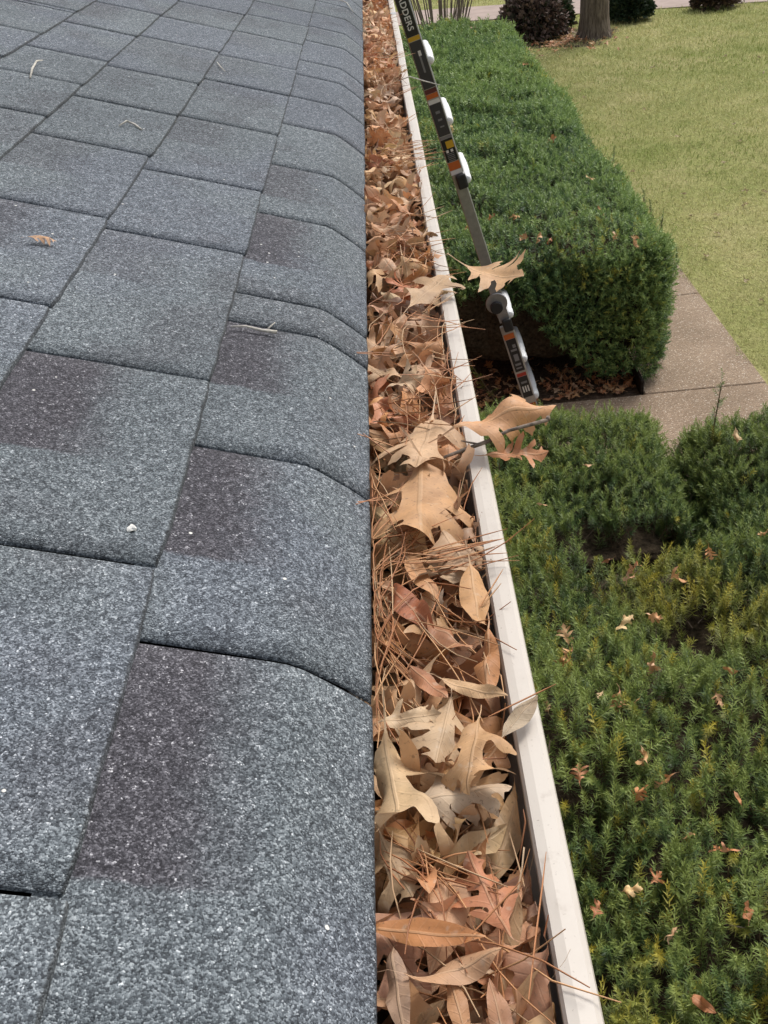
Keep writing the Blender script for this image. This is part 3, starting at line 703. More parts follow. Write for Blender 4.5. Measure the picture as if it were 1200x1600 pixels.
# white crumb and a small leaf on the roof
bm = bmesh.new(); bmesh.ops.create_icosphere(bm, subdivisions=2, radius=.0042)
for v in bm.verts: v.co *= 1+.25*math.sin(v.co.x*900+v.co.y*700)+random.uniform(-.12, .12); v.co.z *= .6
me = bpy.data.meshes.new('crumb'); bm.to_mesh(me); bm.free()
o = link('pebble', me, m_plain('white_crumb', (.75, .74, .70), .9, .2), None, Vector(rt((208, 832), .0045))); tag(o, 'small white crumb lying on a shingle', 'pebble')
for px, L, col, lab in (((66, 385), .036, (.55, .33, .20), 'small orange brown leaf lying on the left shingles'),):
    r = np.random.default_rng(77); P, T, uv = shape_leaf('oak', 3, L, r, .8); P = P @ rotm(.3, 0, 0).T; q = rt(px, .002); P[:, 2] += -P[:, 2].min()-SL*P[:, 0]; leaf_object('oak_leaf', P+q, T, uv, col, lab)

# ------------------------------------------------------------------ yew hedges
def sprig(seed, nn, wid, ln, ranked=.5):
    r = np.random.default_rng(seed); V = []; F = []; t_ = []
    for i in range(nn):
        t = .06+.94*(i/(nn-1)); az = i*2.39996 if r.random() > ranked else (i % 2)*math.pi+r.normal(0, .35)
        el = math.radians(80-42*t+r.normal(0, 9)); l = ln*(1-.35*t**3)*r.uniform(.8, 1.15)
        o = np.array([0, 0, t*.92+0.0]); rad = np.array([math.cos(az), math.sin(az), 0]); d = rad*math.sin(el)+np.array([0, 0, 1])*math.cos(el)
        s = np.cross(d, rad+np.array([0, 0, .3])); s /= np.linalg.norm(s)+1e-9
        w = wid*.5; b = len(V)
        V += [o+d*l*.12+s*w, o+d*l, o+d*l*.12-s*w]; F.append((b, b+1, b+2)); t_ += [t]*3
    b = len(V); V += [(-.014, 0, -.3), (.014, 0, -.3), (0, 0, .95)]; V = [np.array(v, float) for v in V]; F.append((b, b+1, b+2)); t_ += [-1]*3
    return np.array(V), np.array(F), np.array(t_)
SPN = [sprig(i, 34, .050, .33) for i in range(6)]
SPM = [sprig(20+i, 17, .105, .42) for i in range(5)]
SPB = [sprig(40+i, 46, .030, .185, .15) for i in range(6)]
SPS = [sprig(60+i, 24, .055, .22, .2) for i in range(5)]
def basis(d, r):
    a = r.normal(size=d.shape); x = np.cross(a, d); x /= np.linalg.norm(x, axis=1)[:, None]+1e-9; y = np.cross(d, x); return np.stack([x, y, d], 2)
def scatter_sprigs(P, D, Ls, temps, tone, r, yellow):
    VV, FF, TT, b = [], [], [], 0
    idx = r.integers(len(temps), size=len(P)); Rm = basis(D, r)
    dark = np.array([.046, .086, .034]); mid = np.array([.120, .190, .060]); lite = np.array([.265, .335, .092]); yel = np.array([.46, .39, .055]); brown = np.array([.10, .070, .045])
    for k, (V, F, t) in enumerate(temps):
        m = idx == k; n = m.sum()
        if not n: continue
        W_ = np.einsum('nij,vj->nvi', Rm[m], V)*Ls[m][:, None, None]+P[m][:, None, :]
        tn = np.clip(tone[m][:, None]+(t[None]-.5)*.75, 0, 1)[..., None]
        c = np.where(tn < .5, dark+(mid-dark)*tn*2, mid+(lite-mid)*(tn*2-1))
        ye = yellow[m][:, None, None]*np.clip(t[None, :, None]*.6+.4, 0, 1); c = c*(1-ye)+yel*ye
        c = np.where((t < 0)[None, :, None], brown, c)
        VV.append(W_.reshape(-1, 3)); TT.append(c.reshape(-1, 3)); FF.append((F[None]+(np.arange(n)*len(V))[:, None, None]).reshape(-1, 3)+b); b += n*len(V)
    return np.concatenate(VV), np.concatenate(FF), np.concatenate(TT)
def rbox(n, x0, x1, y0, y1, z0, z1, rad, r, wt=(1, 1, 1, 1, 1)):
    """points and normals on a rounded box: top, -y, +y, -x, +x"""
    A = np.array([(x1-x0)*(y1-y0), (x1-x0)*(z1-z0), (x1-x0)*(z1-z0), (y1-y0)*(z1-z0), (y1-y0)*(z1-z0)])*np.array(wt); f = r.choice(5, size=n, p=A/A.sum())
    u, v = r.random(n), r.random(n)
    X = np.where(f < 3, x0+(x1-x0)*u, np.where(f == 3, x0, x1)); Yv = np.where(f == 0, y0+(y1-y0)*v, np.where(f == 1, y0, np.where(f == 2, y1, y0+(y1-y0)*u))); Z = np.where(f == 0, z1, z0+(z1-z0)*v)
    P = np.stack([X, Yv, Z], 1); lo = np.array([x0+rad, y0+rad, z0]); hi = np.array([x1-rad, y1-rad, z1-rad]); I = np.clip(P, lo, hi); N = P-I; N /= np.linalg.norm(N, axis=1)[:, None]+1e-9
    return I+N*rad, N, f
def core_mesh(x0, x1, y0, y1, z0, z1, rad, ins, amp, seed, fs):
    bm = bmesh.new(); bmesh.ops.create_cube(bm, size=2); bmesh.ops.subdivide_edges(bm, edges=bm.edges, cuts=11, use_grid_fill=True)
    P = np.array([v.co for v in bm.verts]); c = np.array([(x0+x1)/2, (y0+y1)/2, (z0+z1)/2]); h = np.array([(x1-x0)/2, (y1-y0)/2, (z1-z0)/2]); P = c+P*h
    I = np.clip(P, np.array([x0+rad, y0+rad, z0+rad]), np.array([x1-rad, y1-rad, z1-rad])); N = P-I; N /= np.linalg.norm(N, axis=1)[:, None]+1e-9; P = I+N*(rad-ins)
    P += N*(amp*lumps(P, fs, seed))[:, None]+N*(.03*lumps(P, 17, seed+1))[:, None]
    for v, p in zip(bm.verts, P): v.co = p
    me = bpy.data.meshes.new('dark_twig_core'); bm.to_mesh(me); bm.free(); return me
def hedge(name, label, box, n, temps, Lr, seed, amp=.06, fs=5, group=None, wt=(1, 1, 1, 1, 1), hole=1.25, ylw=.1, zfun=None, up=.55, core=.16, jit=.06, sizefun=None, cut=None, bright=0.0, ntw=500, hscale=6, brush=None, hue=(1, 1, 1)):
    x0, x1, y0, y1, z0, z1, rad = box; r = np.random.default_rng(seed)
    t = tag(empty(name, ((x0+x1)/2, (y0+y1)/2, GZ)), label, 'hedge' if 'hedge' in name else 'shrub', group); off = np.array([(x0+x1)/2, (y0+y1)/2, GZ])
    P, N, f = rbox(n, *box, r, wt)
    if cut is not None: k = cut(P, f); P, N, f = P[k], N[k], f[k]
    big = lumps(P, fs, seed); P = P+N*(amp*big)[:, None]
    hol = lumps(P, hscale, seed+7); k = hol < hole+.25*r.random(len(P)); P, N, big, hol, f = P[k], N[k], big[k], hol[k], f[k]
    dep = np.abs(r.normal(0, jit, len(P))); P = P-N*dep[:, None]
    if zfun is not None: P[:, 2] += zfun(P[:, 0], P[:, 1])
    D = N*.75+np.array([0, 0, up])+r.normal(0, .55, P.shape); D /= np.linalg.norm(D, axis=1)[:, None]
    Ls = r.uniform(*Lr, len(P))
    if sizefun is not None: Ls *= sizefun(P)
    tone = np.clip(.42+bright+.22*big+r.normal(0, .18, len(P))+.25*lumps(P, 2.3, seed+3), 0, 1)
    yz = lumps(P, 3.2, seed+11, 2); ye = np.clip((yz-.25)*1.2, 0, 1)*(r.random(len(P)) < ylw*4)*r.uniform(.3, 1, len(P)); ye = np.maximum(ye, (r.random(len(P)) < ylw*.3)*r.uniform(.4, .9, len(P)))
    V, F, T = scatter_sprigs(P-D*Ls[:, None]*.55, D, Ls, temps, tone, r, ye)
    if brush is not None:
        nb_, temps2, Lr2, up2, rand2 = brush; k = r.choice(len(P), size=min(nb_, len(P)), replace=False); k = k[(N[k][:, 2] > .15)]
        D2 = N[k]*.35+np.array([0, 0, up2])+r.normal(0, rand2, (len(k), 3)); D2 /= np.linalg.norm(D2, axis=1)[:, None]; L2 = r.uniform(*Lr2, len(k))*(1 if sizefun is None else sizefun(P[k]))
        P2 = P[k]-D2*(L2*r.uniform(.25, .75, len(k)))[:, None]
        V2, F2, T2 = scatter_sprigs(P2, D2, L2, temps2, np.clip(tone[k]+.16+r.normal(0, .12, len(k)), 0, 1), r, np.clip(ye[k]*1.3, 0, 1)); F = np.concatenate([F, F2+len(V)]); V = np.concatenate([V, V2]); T = np.concatenate([T, T2])
    fo = link('foliage', npmesh('foliage', V-off, F, tint=T*np.array(hue)), MFOL, t); fo['kind'] = 'stuff'
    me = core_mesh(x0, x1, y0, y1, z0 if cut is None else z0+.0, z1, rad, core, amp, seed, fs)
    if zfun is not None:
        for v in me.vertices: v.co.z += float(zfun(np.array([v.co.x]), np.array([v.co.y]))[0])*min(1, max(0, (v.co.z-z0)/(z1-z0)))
    me.transform(Matrix.Translation(-Vector(off))); link('dark_twig_core', me, MCORE, t)  # solid lump added behind the foliage as its dark interior
    # bare twigs between core and foliage, and stems to the ground
    b = MB(); k = r.choice(len(P), size=min(ntw, len(P)), replace=False)
    for p, nn in zip(P[k], N[k]):
        a = p-nn*(core+.03); a[:2] += r.normal(0, .03, 2); m_ = (a+p)/2+r.normal(0, .012, 3); b.tube(np.array([a, m_, p])-off, [.0035, .0028, .0015], 3, cap=False)
    tw = b.build('twigs', MBR, t); tw['kind'] = 'stuff'
    for i in range(max(3, int((x1-x0)*(y1-y0)*1.3))):
        px_, py_ = r.uniform(x0+.25, x1-.25), r.uniform(y0+.15, y1-.25)
        b = MB(); b.tube(np.array([(px_, py_, GZ-.03), (px_+r.normal(0, .04), py_+r.normal(0, .04), GZ+.3), (px_+r.normal(0, .09), py_+r.normal(0, .09), z1-.25)])-off, [.022, .017, .010], 6)
        b.build('stem', MBR, t, smooth=True)
    return t, P, N
BIG = (.12, 1.80, 6.22, 15.6, GZ+.02, -1.70, .30)
def bigcut(P, f):
    # near face: bare and dark low down, more so towards the house
    low = np.where(P[:, 0] < 1.3, -1.93-.66*np.clip((P[:, 0]-.55)/.75, 0, 1), -2.62)
    return ~((P[:, 1] < 6.75) & (P[:, 2] < low+.06*lumps(P, 14, 2)))
def bigsize(P): return np.clip(P[:, 1]/9.0, .8, 1.6)
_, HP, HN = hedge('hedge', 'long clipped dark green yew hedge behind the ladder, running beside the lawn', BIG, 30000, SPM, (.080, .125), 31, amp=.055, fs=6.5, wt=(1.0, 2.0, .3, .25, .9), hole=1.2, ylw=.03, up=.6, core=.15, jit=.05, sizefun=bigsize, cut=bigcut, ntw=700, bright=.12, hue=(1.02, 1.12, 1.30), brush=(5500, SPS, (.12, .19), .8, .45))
# near shrubs below the gutter
def gapcut(P, f): return ~((((P[:, 0]-.86)/.42)**2+((P[:, 1]-3.28)/.15)**2 < 1+.3*lumps(P, 20, 6)))
def zA(x, y): return .035*np.sin(x*4.1+1)+.03*np.sin(y*3.3)
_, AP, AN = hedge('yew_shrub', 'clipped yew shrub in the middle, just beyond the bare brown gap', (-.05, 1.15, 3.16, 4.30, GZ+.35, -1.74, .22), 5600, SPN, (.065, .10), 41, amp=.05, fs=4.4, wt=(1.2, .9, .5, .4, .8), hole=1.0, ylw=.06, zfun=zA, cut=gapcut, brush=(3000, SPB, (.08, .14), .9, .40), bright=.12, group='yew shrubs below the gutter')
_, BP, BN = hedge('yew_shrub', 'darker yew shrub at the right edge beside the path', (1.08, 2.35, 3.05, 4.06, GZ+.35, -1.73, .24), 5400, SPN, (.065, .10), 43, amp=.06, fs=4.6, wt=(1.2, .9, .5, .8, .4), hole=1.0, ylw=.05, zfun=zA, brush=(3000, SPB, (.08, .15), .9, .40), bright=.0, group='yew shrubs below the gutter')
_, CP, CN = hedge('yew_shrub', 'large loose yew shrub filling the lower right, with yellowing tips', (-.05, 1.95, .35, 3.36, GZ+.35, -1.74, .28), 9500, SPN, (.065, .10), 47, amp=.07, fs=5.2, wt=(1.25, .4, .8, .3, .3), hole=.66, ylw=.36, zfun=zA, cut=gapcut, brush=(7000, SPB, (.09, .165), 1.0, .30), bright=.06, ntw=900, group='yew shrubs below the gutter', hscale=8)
# tall shoots standing out of the tops
def shoots(lst, name='yew_shoot'):
    for (x, y, z, h, lab) in lst:
        r = np.random.default_rng(int(x*1000)); n = 14; tt = np.linspace(0, 1, n); lean = r.normal(0, .12, 2)
        P = np.stack([x+lean[0]*h*tt, y+lean[1]*h*tt, z+h*tt], 1); D = np.array([lean[0], lean[1], 1.0])+r.normal(0, .35, (n, 3)); D /= np.linalg.norm(D, axis=1)[:, None]
        V, F, T = scatter_sprigs(P, D, np.full(n, .055)*(1-.4*tt), SPM, np.full(n, .55), r, np.zeros(n))
        o = empty(name, (x, y, z)); tag(o, lab, 'shoot', 'shoots standing out of the hedges'); ob = link('needles', npmesh('needles', V-np.array([x, y, z]), F, tint=T), MFOL, o); ob['kind'] = 'stuff'
        b = MB(); b.tube(P-np.array([x, y, z+.04]), [.0025]*n, 4); b.build('stem', MBR, o)
q = onY(1115, 640, 3.85); shoots([(q[0], q[1], q[2]-.14, .30, 'tall upright yew shoot in front of the path')])
sh = []
for (u, v, Yv) in ((1062, 375, 6.5), (1035, 320, 7.3), (1025, 300, 7.5), (1015, 285, 7.7), (1005, 330, 7.2), (960, 215, 9.3)):
    q = onY(u, v+25, Yv); sh.append((q[0]-.02, q[1], q[2]-.12, .17, 'thin upright shoot on the lawn side of the long hedge'))
shoots(sh)

# ------------------------------------------------------------------ fallen leaves on hedges, lawn and bed
def stray(pt, L, r, label, group, col=None, kind=None, flat=.75):
    kind = kind or ['oak', 'broad', 'oblong'][r.choice(3, p=(.5, .25, .25))]
    P, T, uv = shape_leaf(kind, int(r.integers(99)), L, r, 1.4); P = P @ rotm(r.uniform(0, 6.28), r.normal(0, flat), r.normal(0, flat)).T; P[:, 2] -= np.percentile(P[:, 2], 20 if flat < .4 else 45)
    if col is None: col = pick_col(r)*1.1; label = LASTC[0]+' '+label
    leaf_object('fallen_leaf', P+np.array(pt), T, uv, col, label, group)
fr = np.random.default_rng(91)
PTS = [(848, 785), (918, 720), (950, 868), (988, 878), (986, 895), (1055, 890), (972, 982), (885, 1010), (890, 1038), (878, 1058), (1020, 1045), (1138, 1050), (1122, 1095), (938, 1103), (965, 1110), (995, 1108), (1005, 1192), (1040, 1222), (1155, 1240), (998, 1245), (1135, 1318), (1025, 1368), (985, 1390), (932, 1425), (1050, 1455), (1095, 1560), (855, 1130), (1110, 850), (1195, 828), (1020, 965), (1150, 685), (905, 1225), (1170, 1410), (1075, 1300)]
for i, p in enumerate(PTS):
    z = -1.70 if p[1] > 690 else -1.68
    q = onZ(*p, z+.0); q[2] += zA(q[0], q[1])+.01
    stray(q, fr.uniform(.045, .085)*(1.0), fr, 'dead leaf caught on the near shrubs, '+('far' if p[1] < 900 else 'middle' if p[1] < 1130 else 'lower' if p[1] < 1330 else 'nearest')+' part, '+('beside the gutter' if p[0] < 960 else 'in the middle' if p[0] < 1080 else 'towards the right edge'), 'leaves caught on the near shrubs')
for p in [(940, 340), (922, 285), (805, 345), (820, 378), (858, 383), (990, 385), (960, 375), (768, 345), (730, 362), (755, 105), (760, 82), (820, 105), (860, 225), (740, 48), (705, 210), (840, 380)]:
    q = onZ(*p, -1.72); stray(q+np.array([0, 0, .03]), fr.uniform(.07, .12), fr, 'dead leaf caught on the long hedge, '+('far half' if p[1] < 240 else 'near half')+', '+('beside the ladder' if p[0] < 790 else 'in the middle' if p[0] < 900 else 'on the lawn side'), 'leaves caught on the long hedge')
for i in range(46):
    p = (fr.uniform(870, 1195), fr.uniform(40, 560)); q = onZ(*p, GZ)
    if q[0] < 2.5 or q[1] > 21: continue
    stray(q+np.array([0, 0, .012]), fr.uniform(.05, .09), fr, 'small dead leaf lying on the '+('far' if p[1] < 160 else 'middle' if p[1] < 330 else 'near')+' lawn, '+('hedge side' if p[0] < 1010 else 'centre' if p[0] < 1110 else 'right edge'), 'leaves lying on the lawn', col=np.array([.50, .38, .24])*fr.uniform(.6, 1.1), flat=.25)
# litter in the open end of the bed and under the tree
acc = [[], [], [], [], 0]
def litter(n, fx, Lr=(.05, .09)):
    for _ in range(n):
        q = fx(); kind = ['oak', 'broad', 'oblong'][fr.choice(3)]; P, T, uv = shape_leaf(kind, int(fr.integers(99)), fr.uniform(*Lr), fr, .9); P = P @ rotm(fr.uniform(0, 6.28), fr.normal(0, .3), fr.normal(0, .3)).T
        acc_leaf(P+np.array([q[0], q[1], GZ+.016-P[:, 2].min()*.6]), T, uv, pick_col(fr)*.95)
litter(240, lambda: (fr.uniform(.1, 1.5), 6.13+abs(fr.normal(0, .35)))); litter(60, lambda: (fr.uniform(1.0, 1.5), fr.uniform(6.13, 6.5)))
litter(190, lambda: (fr.normal(3.2, .45), fr.normal(19.4, .5)), (.08, .15)); litter(160, lambda: (fr.uniform(-.2, 1.9), fr.uniform(.3, 4.6)))
litter(60, lambda: fw(fr.uniform(-3, 8), fr.uniform(1.95, 4)), (.10, .16))
me = npmesh('bed_litter', np.concatenate(acc[0]), np.concatenate(acc[1]), tint=np.concatenate(acc[3]), uv=np.concatenate(acc[2]), smooth=True)
tag(link('bed_litter', me, ML), 'scattered dead leaves covering the bare ground of the planting beds', 'leaf litter', kind='stuff')
for p, lab in (((978, 588), 'orange brown leaf on the bed beside the dark edging board'), ((958, 600), 'pale leaf on the bed at the corner of the path')): q = onZ(*p, GZ); stray(q+np.array([0, 0, .02]), .09, fr, lab, None, flat=.3, col=(.48, .26, .15))
# edging board of the bed
b = MB(); b.box((1.5225, 11.1, GZ+.035), (.022, 9.98, .13)); tag(b.build('edging_board', MEDGE, bevel=.004), 'dark weathered edging board between the hedge bed and the path', 'edging')
# little weed growing at the bare end of the bed
r = np.random.default_rng(5); q = onZ(775, 628, GZ); n = 16; tt = np.linspace(0, 1, n); P = q+np.stack([-.18*tt, .02*tt, .34*tt], 1); D = np.array([-.4, 0, .8])+r.normal(0, .5, (n, 3)); D /= np.linalg.norm(D, axis=1)[:, None]
V, F, T = scatter_sprigs(P, D, np.full(n, .06), SPM, np.full(n, .7), r, np.full(n, .25)); o = tag(empty('weed', Vector(q)), 'thin green weed growing at the foot of the ladder', 'weed'); fo = link('leaves', npmesh('leaves', V-q, F, tint=T), MFOL, o); b = MB(); b.tube(P-q, [.004]*n, 5); b.build('stem', MBR, o)

# ------------------------------------------------------------------ ladder leaning on the gutter
LB = np.array([.785, 5.90, GZ]); Ld = np.array([-.2465, 0, .9691]); Ld /= np.linalg.norm(Ld); Ln = np.array([Ld[2], 0, -Ld[0]]); Ly = np.array([0, 1.0, 0])
LR = np.stack([Ln, Ly, Ld], 1)        # local (n, y, s)
lad = tag(empty('ladder', Vector(LB)), 'folding aluminium ladder with black stickers leaning on the gutter', 'ladder')
def s_of(px): q = onY(*px, 5.9); return float((q-LB) @ Ld)
def lbox(b, n0, n1, y0, y1, s0, s1): b.box(LR @ np.array([(n0+n1)/2, (y0+y1)/2, (s0+s1)/2]), (n1-n0, y1-y0, s1-s0), LR); return b
WID = .56; TOP = 3.35; SH = s_of((775, 475)); SK = s_of((722, 282)); SL0 = s_of((797, 512))
def rail(y0, y1, n0, n1, s0, s1, name, mat=MAL):
    b = MB(); lbox(b, n0, n1, y0, y1, s0, s1); return b.build(name, mat, lad, bevel=.004)
for yy0 in (0, WID-.026):
    rail(yy0, yy0+.026, -.040, .040, .02, SL0+.02, 'lower_rail')
    rail(yy0+.004, yy0+.022, -.033, .033, SH-.10, SK+.25, 'inner_rail')
    rail(yy0, yy0+.026, -.039, .039, SK+.045, TOP, 'upper_rail')
    ft = MB(); lbox(ft, -.045, .045, yy0-.006, yy0+.032, -.004, .075); ft.build('foot', MBK, lad, bevel=.006)
    # hinge: round plate with a knob and a strap
    for (nc, sc, rr, th, mt, nm) in ((-.012, SH+.005, .066, .012, MAL, 'hinge_plate'), (-.020, SH-.015, .038, .036, MBK, 'hinge_knob')):
        b = MB(); k = 22; ya, yb = (yy0-th, yy0-.0005) if yy0 == 0 else (yy0+.0265, yy0+.026+th)
        ring = [(nc+rr*math.cos(2*math.pi*i/k), sc+rr*math.sin(2*math.pi*i/k)) for i in range(k)]
        V = [LR @ np.array([p, ya, s]) for p, s in ring]+[LR @ np.array([p, yb, s]) for p, s in ring]
        b.add(V, [tuple(range(k)), tuple(range(k, 2*k))[::-1]]+[(i, k+i, k+(i+1) % k, (i+1) % k) for i in range(k)]); b.build(nm, mt, lad, bevel=.003)
    b = MB(); lbox(b, -.030, .036, yy0-.004 if yy0 == 0 else yy0+.0262, yy0-.0004 if yy0 == 0 else yy0+.030, SH-.13, SH+.20); b.build('hinge_strap', MAL, lad, bevel=.002)
    for sc in (SK, s_of((797, 505))):
        b = MB(); lbox(b, -.018, .042, yy0-.032 if yy0 == 0 else yy0+.027, yy0-.0045 if yy0 == 0 else yy0+.055, sc-.042, sc+.042); b.build('lock_knob', MBK, lad, bevel=.012, seg=2)
# rungs: wide flared treads standing proud of the front of the rails
def rung(sc, nm='rung'):
    prof = []
    for i in range(14):
        a = 2*math.pi*i/14; prof.append(LR @ np.array([.042+.030*math.cos(a), 0, sc+.030*math.sin(a)]))
    b = MB(); pr = np.array(prof); c = pr.mean(0)
    rings = [(.004, .62), (.012, .80), (.03, .90), (.09, .90), (.115, .82), (.15, .96), (.28, 1.0), (WID-.16, .94), (WID-.09, .80), (WID-.03, .8), (WID-.004, .5)]
    V = np.concatenate([c+(pr-c)*k+Ly*y for y, k in rings]); m = 14; F = [(j*m+i, j*m+(i+1) % m, (j+1)*m+(i+1) % m, (j+1)*m+i) for j in range(len(rings)-1) for i in range(m)]+[tuple(range(m))[::-1], tuple((len(rings)-1)*m+i for i in range(m))]
    b.add(V, F); b.build(nm, MALB, lad, smooth=True)
rs_ = [s_of(p) for p in ((842, 618), (826, 560), (800, 492), (734, 280), (708, 188), (679, 92))]
gapr = rs_[-1]-rs_[-2]
for s_ in rs_+[rs_[-1]+gapr, rs_[-1]+2*gapr, (rs_[2]+rs_[3])/2+.05]:
    if s_ == (rs_[2]+rs_[3])/2+.05: continue
    if s_ < TOP-.05: rung(s_)
# stickers on the near rail
def stick(s0, s1, n0, n1, mat, nm='sticker', y=-.0012, parent=lad):
    b = MB(); lbox(b, n0, n1, y, y+.0009, min(s0, s1), max(s0, s1)); return b.build(nm, mat, parent)
def sp(v, top=True):
    """height along the rail for a picture row"""
    u = 632+(v/655)*(843-632); return s_of((u, v))
w0, w1 = -.034, .031
ls = stick(sp(55), sp(-60), w0, w1, MLB); stick(sp(62), sp(55.4), w0, w1, MLY)
stick(sp(136), sp(63), w0, w1, MLG); stick(sp(112), sp(82), -.004, .006, MLGR, 'printed_mark', -.0022); stick(sp(86), sp(78), -.004, .012, MLW, 'printed_mark', -.0024)
stick(sp(144), sp(137), w0, w1, m_plain('maroon_sticker', (.12, .03, .03), .45)); stick(sp(152), sp(144.5), w0, w1, MLO); stick(sp(160), sp(154), w0, w1, MLW)
stick(sp(210), sp(160.5), w0, w1, MLG); stick(sp(215), sp(211), w0, w1, MLGR)
stick(sp(250), sp(215.5), w0, w1, MLB); stick(sp(230), sp(219), -.012, .030, MLY, 'printed_mark', -.0022)
for i in range(5): stick(sp(249-i*2.6), sp(248-i*2.6), -.022, .018, MLGR, 'printed_mark', -.0022)
for n_ in (-.022, .004): stick(sp(236), sp(232), n_, n_+.014, MLW, 'printed_mark', -.0022)
stick(sp(263), sp(251), w0, w1, MLO); stick(sp(270), sp(263.5), w0, w1, MLW)
for v0, v1 in ((172, 176), (184, 187), (195, 197)): stick(sp(v1), sp(v0), -.012, .012, MLGR, 'printed_mark', -.0022)
stick(sp(528), sp(520), w0, w1, MLO); stick(sp(578), sp(528.5), -.030, w1, MLB); stick(sp(586), sp(581), -.030, w1, MLR); stick(sp(618), sp(586.5), -.030, w1, MLB); stick(sp(648), sp(628), -.030, w1, MLR)
for v0, v1, a, c_ in ((537, 542, 0, .020), (544, 547, -.018, .020), (552, 562, -.012, .016), (566, 569, -.018, .018), (572, 574, -.018, .018)): stick(sp(v1), sp(v0), a, c_, MLGR, 'printed_mark', -.0022)
for i in range(3): stick(sp(610), sp(601), -.020+i*.016, -.011+i*.016, MLW, 'printed_mark', -.0022)
stick(sp(597), sp(594), -.018, .020, MLGR, 'printed_mark', -.0022); stick(sp(641), sp(634), -.014, .016, MLW, 'printed_mark', -.0022)
# the word printed down the rail
cu = bpy.data.curves.new('lettering', 'FONT'); cu.body = 'LADDERS'; cu.size = .045; cu.extrude = .0004; cu.offset = .0008; cu.align_x = 'RIGHT'; cu.align_y = 'CENTER'; cu.space_character = 1.08
to = bpy.data.objects.new('tmp_text', cu); C.objects.link(to); bpy.context.view_layer.update()
me = bpy.data.meshes.new_from_object(to.evaluated_get(bpy.context.evaluated_depsgraph_get())); bpy.data.objects.remove(to)
xa = -Ld; ya = Ln; za = np.cross(xa, ya)
TM = Matrix(((xa[0], ya[0], za[0], 0), (xa[1], ya[1], za[1], 0), (xa[2], ya[2], za[2], 0), (0, 0, 0, 1)))
pos_ = LR @ np.array([-.003, -.0020, sp(46)]); TM.translation = Vector(pos_)
me.transform(TM); me.name = 'lettering'; me.materials.clear(); lt = link('lettering', me, MLW, lad); lt['label'] = 'white capital letters LADDERS printed down the rail'

# ------------------------------------------------------------------ far trees and shrubs
def tree(px, label):
    q = onZ(*px, GZ-.02); t = tag(empty('tree', Vector(q)), label, 'tree'); r = np.random.default_rng(8)
    hs_ = [0, .06, .15, .35, .8, 1.6, 2.6, 3.6]; rad = [.31, .285, .262, .245, .235, .225, .21, .19]
    b = MB(); n = 28; V = []
    for h, rr in zip(hs_, rad):
        for k in range(n):
            a = 2*math.pi*k/n; m = rr*(1+.05*math.sin(3*a+1)+.03*math.sin(7*a)+(.14*max(0, math.sin(2.5*a+.5))*max(0, 1-h/.25)))
            V.append((m*math.cos(a)+.01*h, m*math.sin(a), h))
    F = [(j*n+i, j*n+(i+1) % n, (j+1)*n+(i+1) % n, (j+1)*n+i) for j in range(len(hs_)-1) for i in range(n)]
    b.add(V, F); b.build('trunk', MBARK, t, smooth=True)
    b = MB()
    def branch(p, d, L, rr, lv):
        m1 = p+d*L*.5+r.normal(0, .05*L, 3); e = p+d*L+np.array([0, 0, .12*L]); b.tube([p, m1, e], [rr, rr*.75, rr*.5], 6, cap=False)
        if lv:
            for _ in range(3 if lv > 1 else 4):
                d2 = d+r.normal(0, .5, 3); d2 /= np.linalg.norm(d2); branch(p+(e-p)*r.uniform(.45, 1), d2, L*.62, rr*.5, lv-1)
    for i in range(6):
        a = i*1.05; d = np.array([math.cos(a)*.7, math.sin(a)*.7, .75]); branch(np.array([.03, 0, 3.0+.1*i]), d/np.linalg.norm(d), 2.3, .10, 3)
    b.build('crown', MBARK, t, smooth=True)
tree((928, 60), 'grey brown tree trunk standing on the lawn by the pavement')
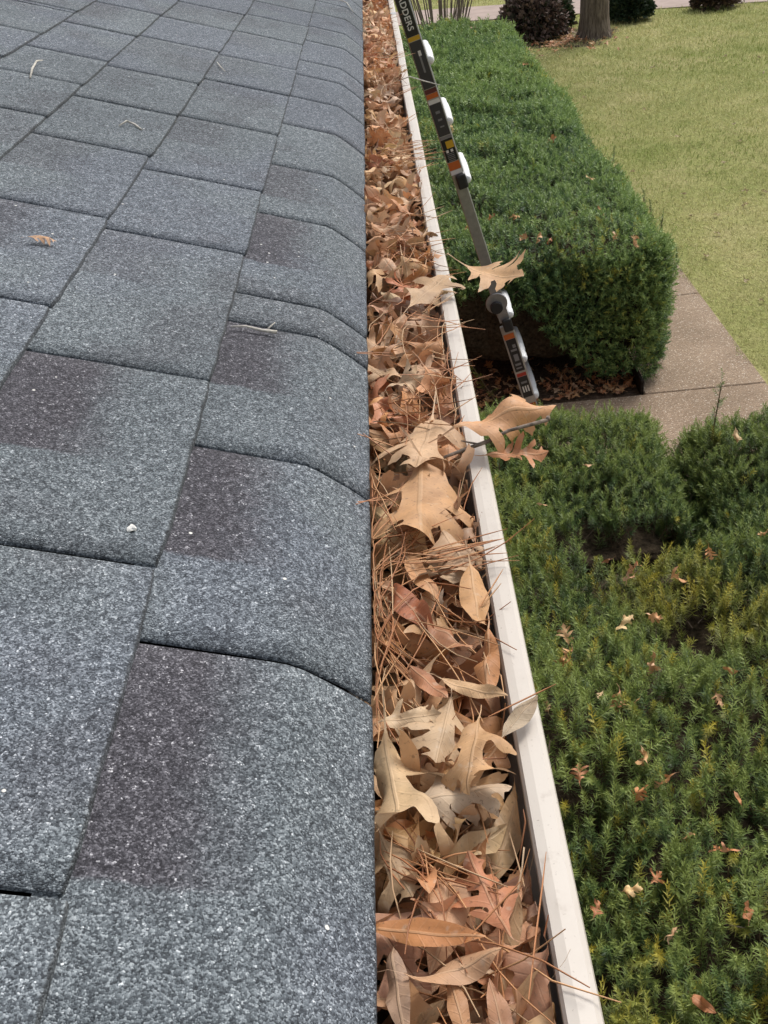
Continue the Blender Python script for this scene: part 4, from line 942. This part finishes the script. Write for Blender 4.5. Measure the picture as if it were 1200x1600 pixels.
def bush(px, rx, ry, h, n, cols, label, seed, L=.11, bare=False):
    q = onZ(*px, GZ); q[1] += ry*.6; t = tag(empty('shrub', Vector(q)), label, 'shrub', ); r = np.random.default_rng(seed)
    a = r.normal(size=(n, 3)); a /= np.linalg.norm(a, axis=1)[:, None]; a[:, 2] = np.abs(a[:, 2])*1.0-.25; rad = r.random(n)**.35; P = a*rad[:, None]*np.array([rx, ry, h*.75])*(1+.16*lumps(a*3, 3, seed))[:, None]; P[:, 2] += h*.27; P[:, 2] = np.maximum(P[:, 2], .04)
    D = a+r.normal(0, .6, a.shape); D /= np.linalg.norm(D, axis=1)[:, None]; Rm = basis(D, r); l = L*r.uniform(.6, 1.2, n)
    tm = np.array([(0, 0, 0), (.28, 0, .5), (0, .05, 1), (-.28, 0, .5)]); V = np.einsum('nij,vj->nvi', Rm, tm)*l[:, None, None]+P[:, None]
    c = np.array(cols)[r.integers(len(cols), size=n)]*r.uniform(.7, 1.3, n)[:, None]
    o = link('crown', npmesh('crown', V.reshape(-1, 3), np.arange(4*n).reshape(-1, 4), tint=np.repeat(c, 4, 0)), MFAR, t); o['kind'] = 'stuff'
    b = MB()
    for i in range(16):
        an = r.random()*6.28; b.tube([(0, 0, -.02), (math.cos(an)*rx*.35, math.sin(an)*ry*.35, h*.4), (math.cos(an)*rx*.7, math.sin(an)*ry*.7, h*.8)], [.022, .015, .006], 5, cap=False)
    b.build('stem', MBR, t)
bush((835, 66), .58, .50, .95, 7000, [(.10, .065, .05), (.14, .095, .075), (.05, .05, .03), (.19, .13, .11)], 'round reddish brown shrub at the far end of the hedge', 61)
bush((868, 48), .34, .34, .70, 3600, [(.030, .055, .022), (.05, .07, .03), (.09, .07, .045)], 'small dark green shrub tucked behind the reddish brown one', 67)
bush((988, 34), .38, .36, .80, 5200, [(.018, .036, .016), (.028, .05, .022), (.045, .06, .03)], 'dark green rounded shrub to the right of the tree trunk', 63)
bush((1122, 14), .42, .36, .75, 4200, [(.11, .07, .045), (.15, .10, .065), (.06, .045, .03)], 'brown low shrub at the top right by the pavement', 65)
# bare bush behind the ladder
q = onZ(668, 30, GZ); q[1] -= 4.2; q = np.array([.95, 17.2, GZ]); t = tag(empty('bare_bush', Vector(q)), 'leafless bush of upright grey stems behind the top of the ladder', 'bush'); r = np.random.default_rng(4)
for i in range(46):
    an = r.random()*6.28; d = r.random()**.5*.30; p0 = np.array([math.cos(an)*d, math.sin(an)*d, -.03]); le = np.array([math.cos(an), math.sin(an)*.6, 0])*r.uniform(.1, .55)
    b = MB(); b.tube([p0, p0+le*.25+np.array([0, 0, .7]), p0+le*.6+np.array([0, 0, 1.3]), p0+le*1.1+np.array([0, 0, r.uniform(1.7, 2.3)])], [.013, .011, .008, .003], 5, cap=False); b.build('stem', m_plain('grey_stem', (.20, .165, .135), .9, .1) if i == 0 else bpy.data.materials['grey_stem'], t, smooth=True)
print('tris', sum(len(m.loops)-2*len(m.polygons) for m in bpy.data.meshes))
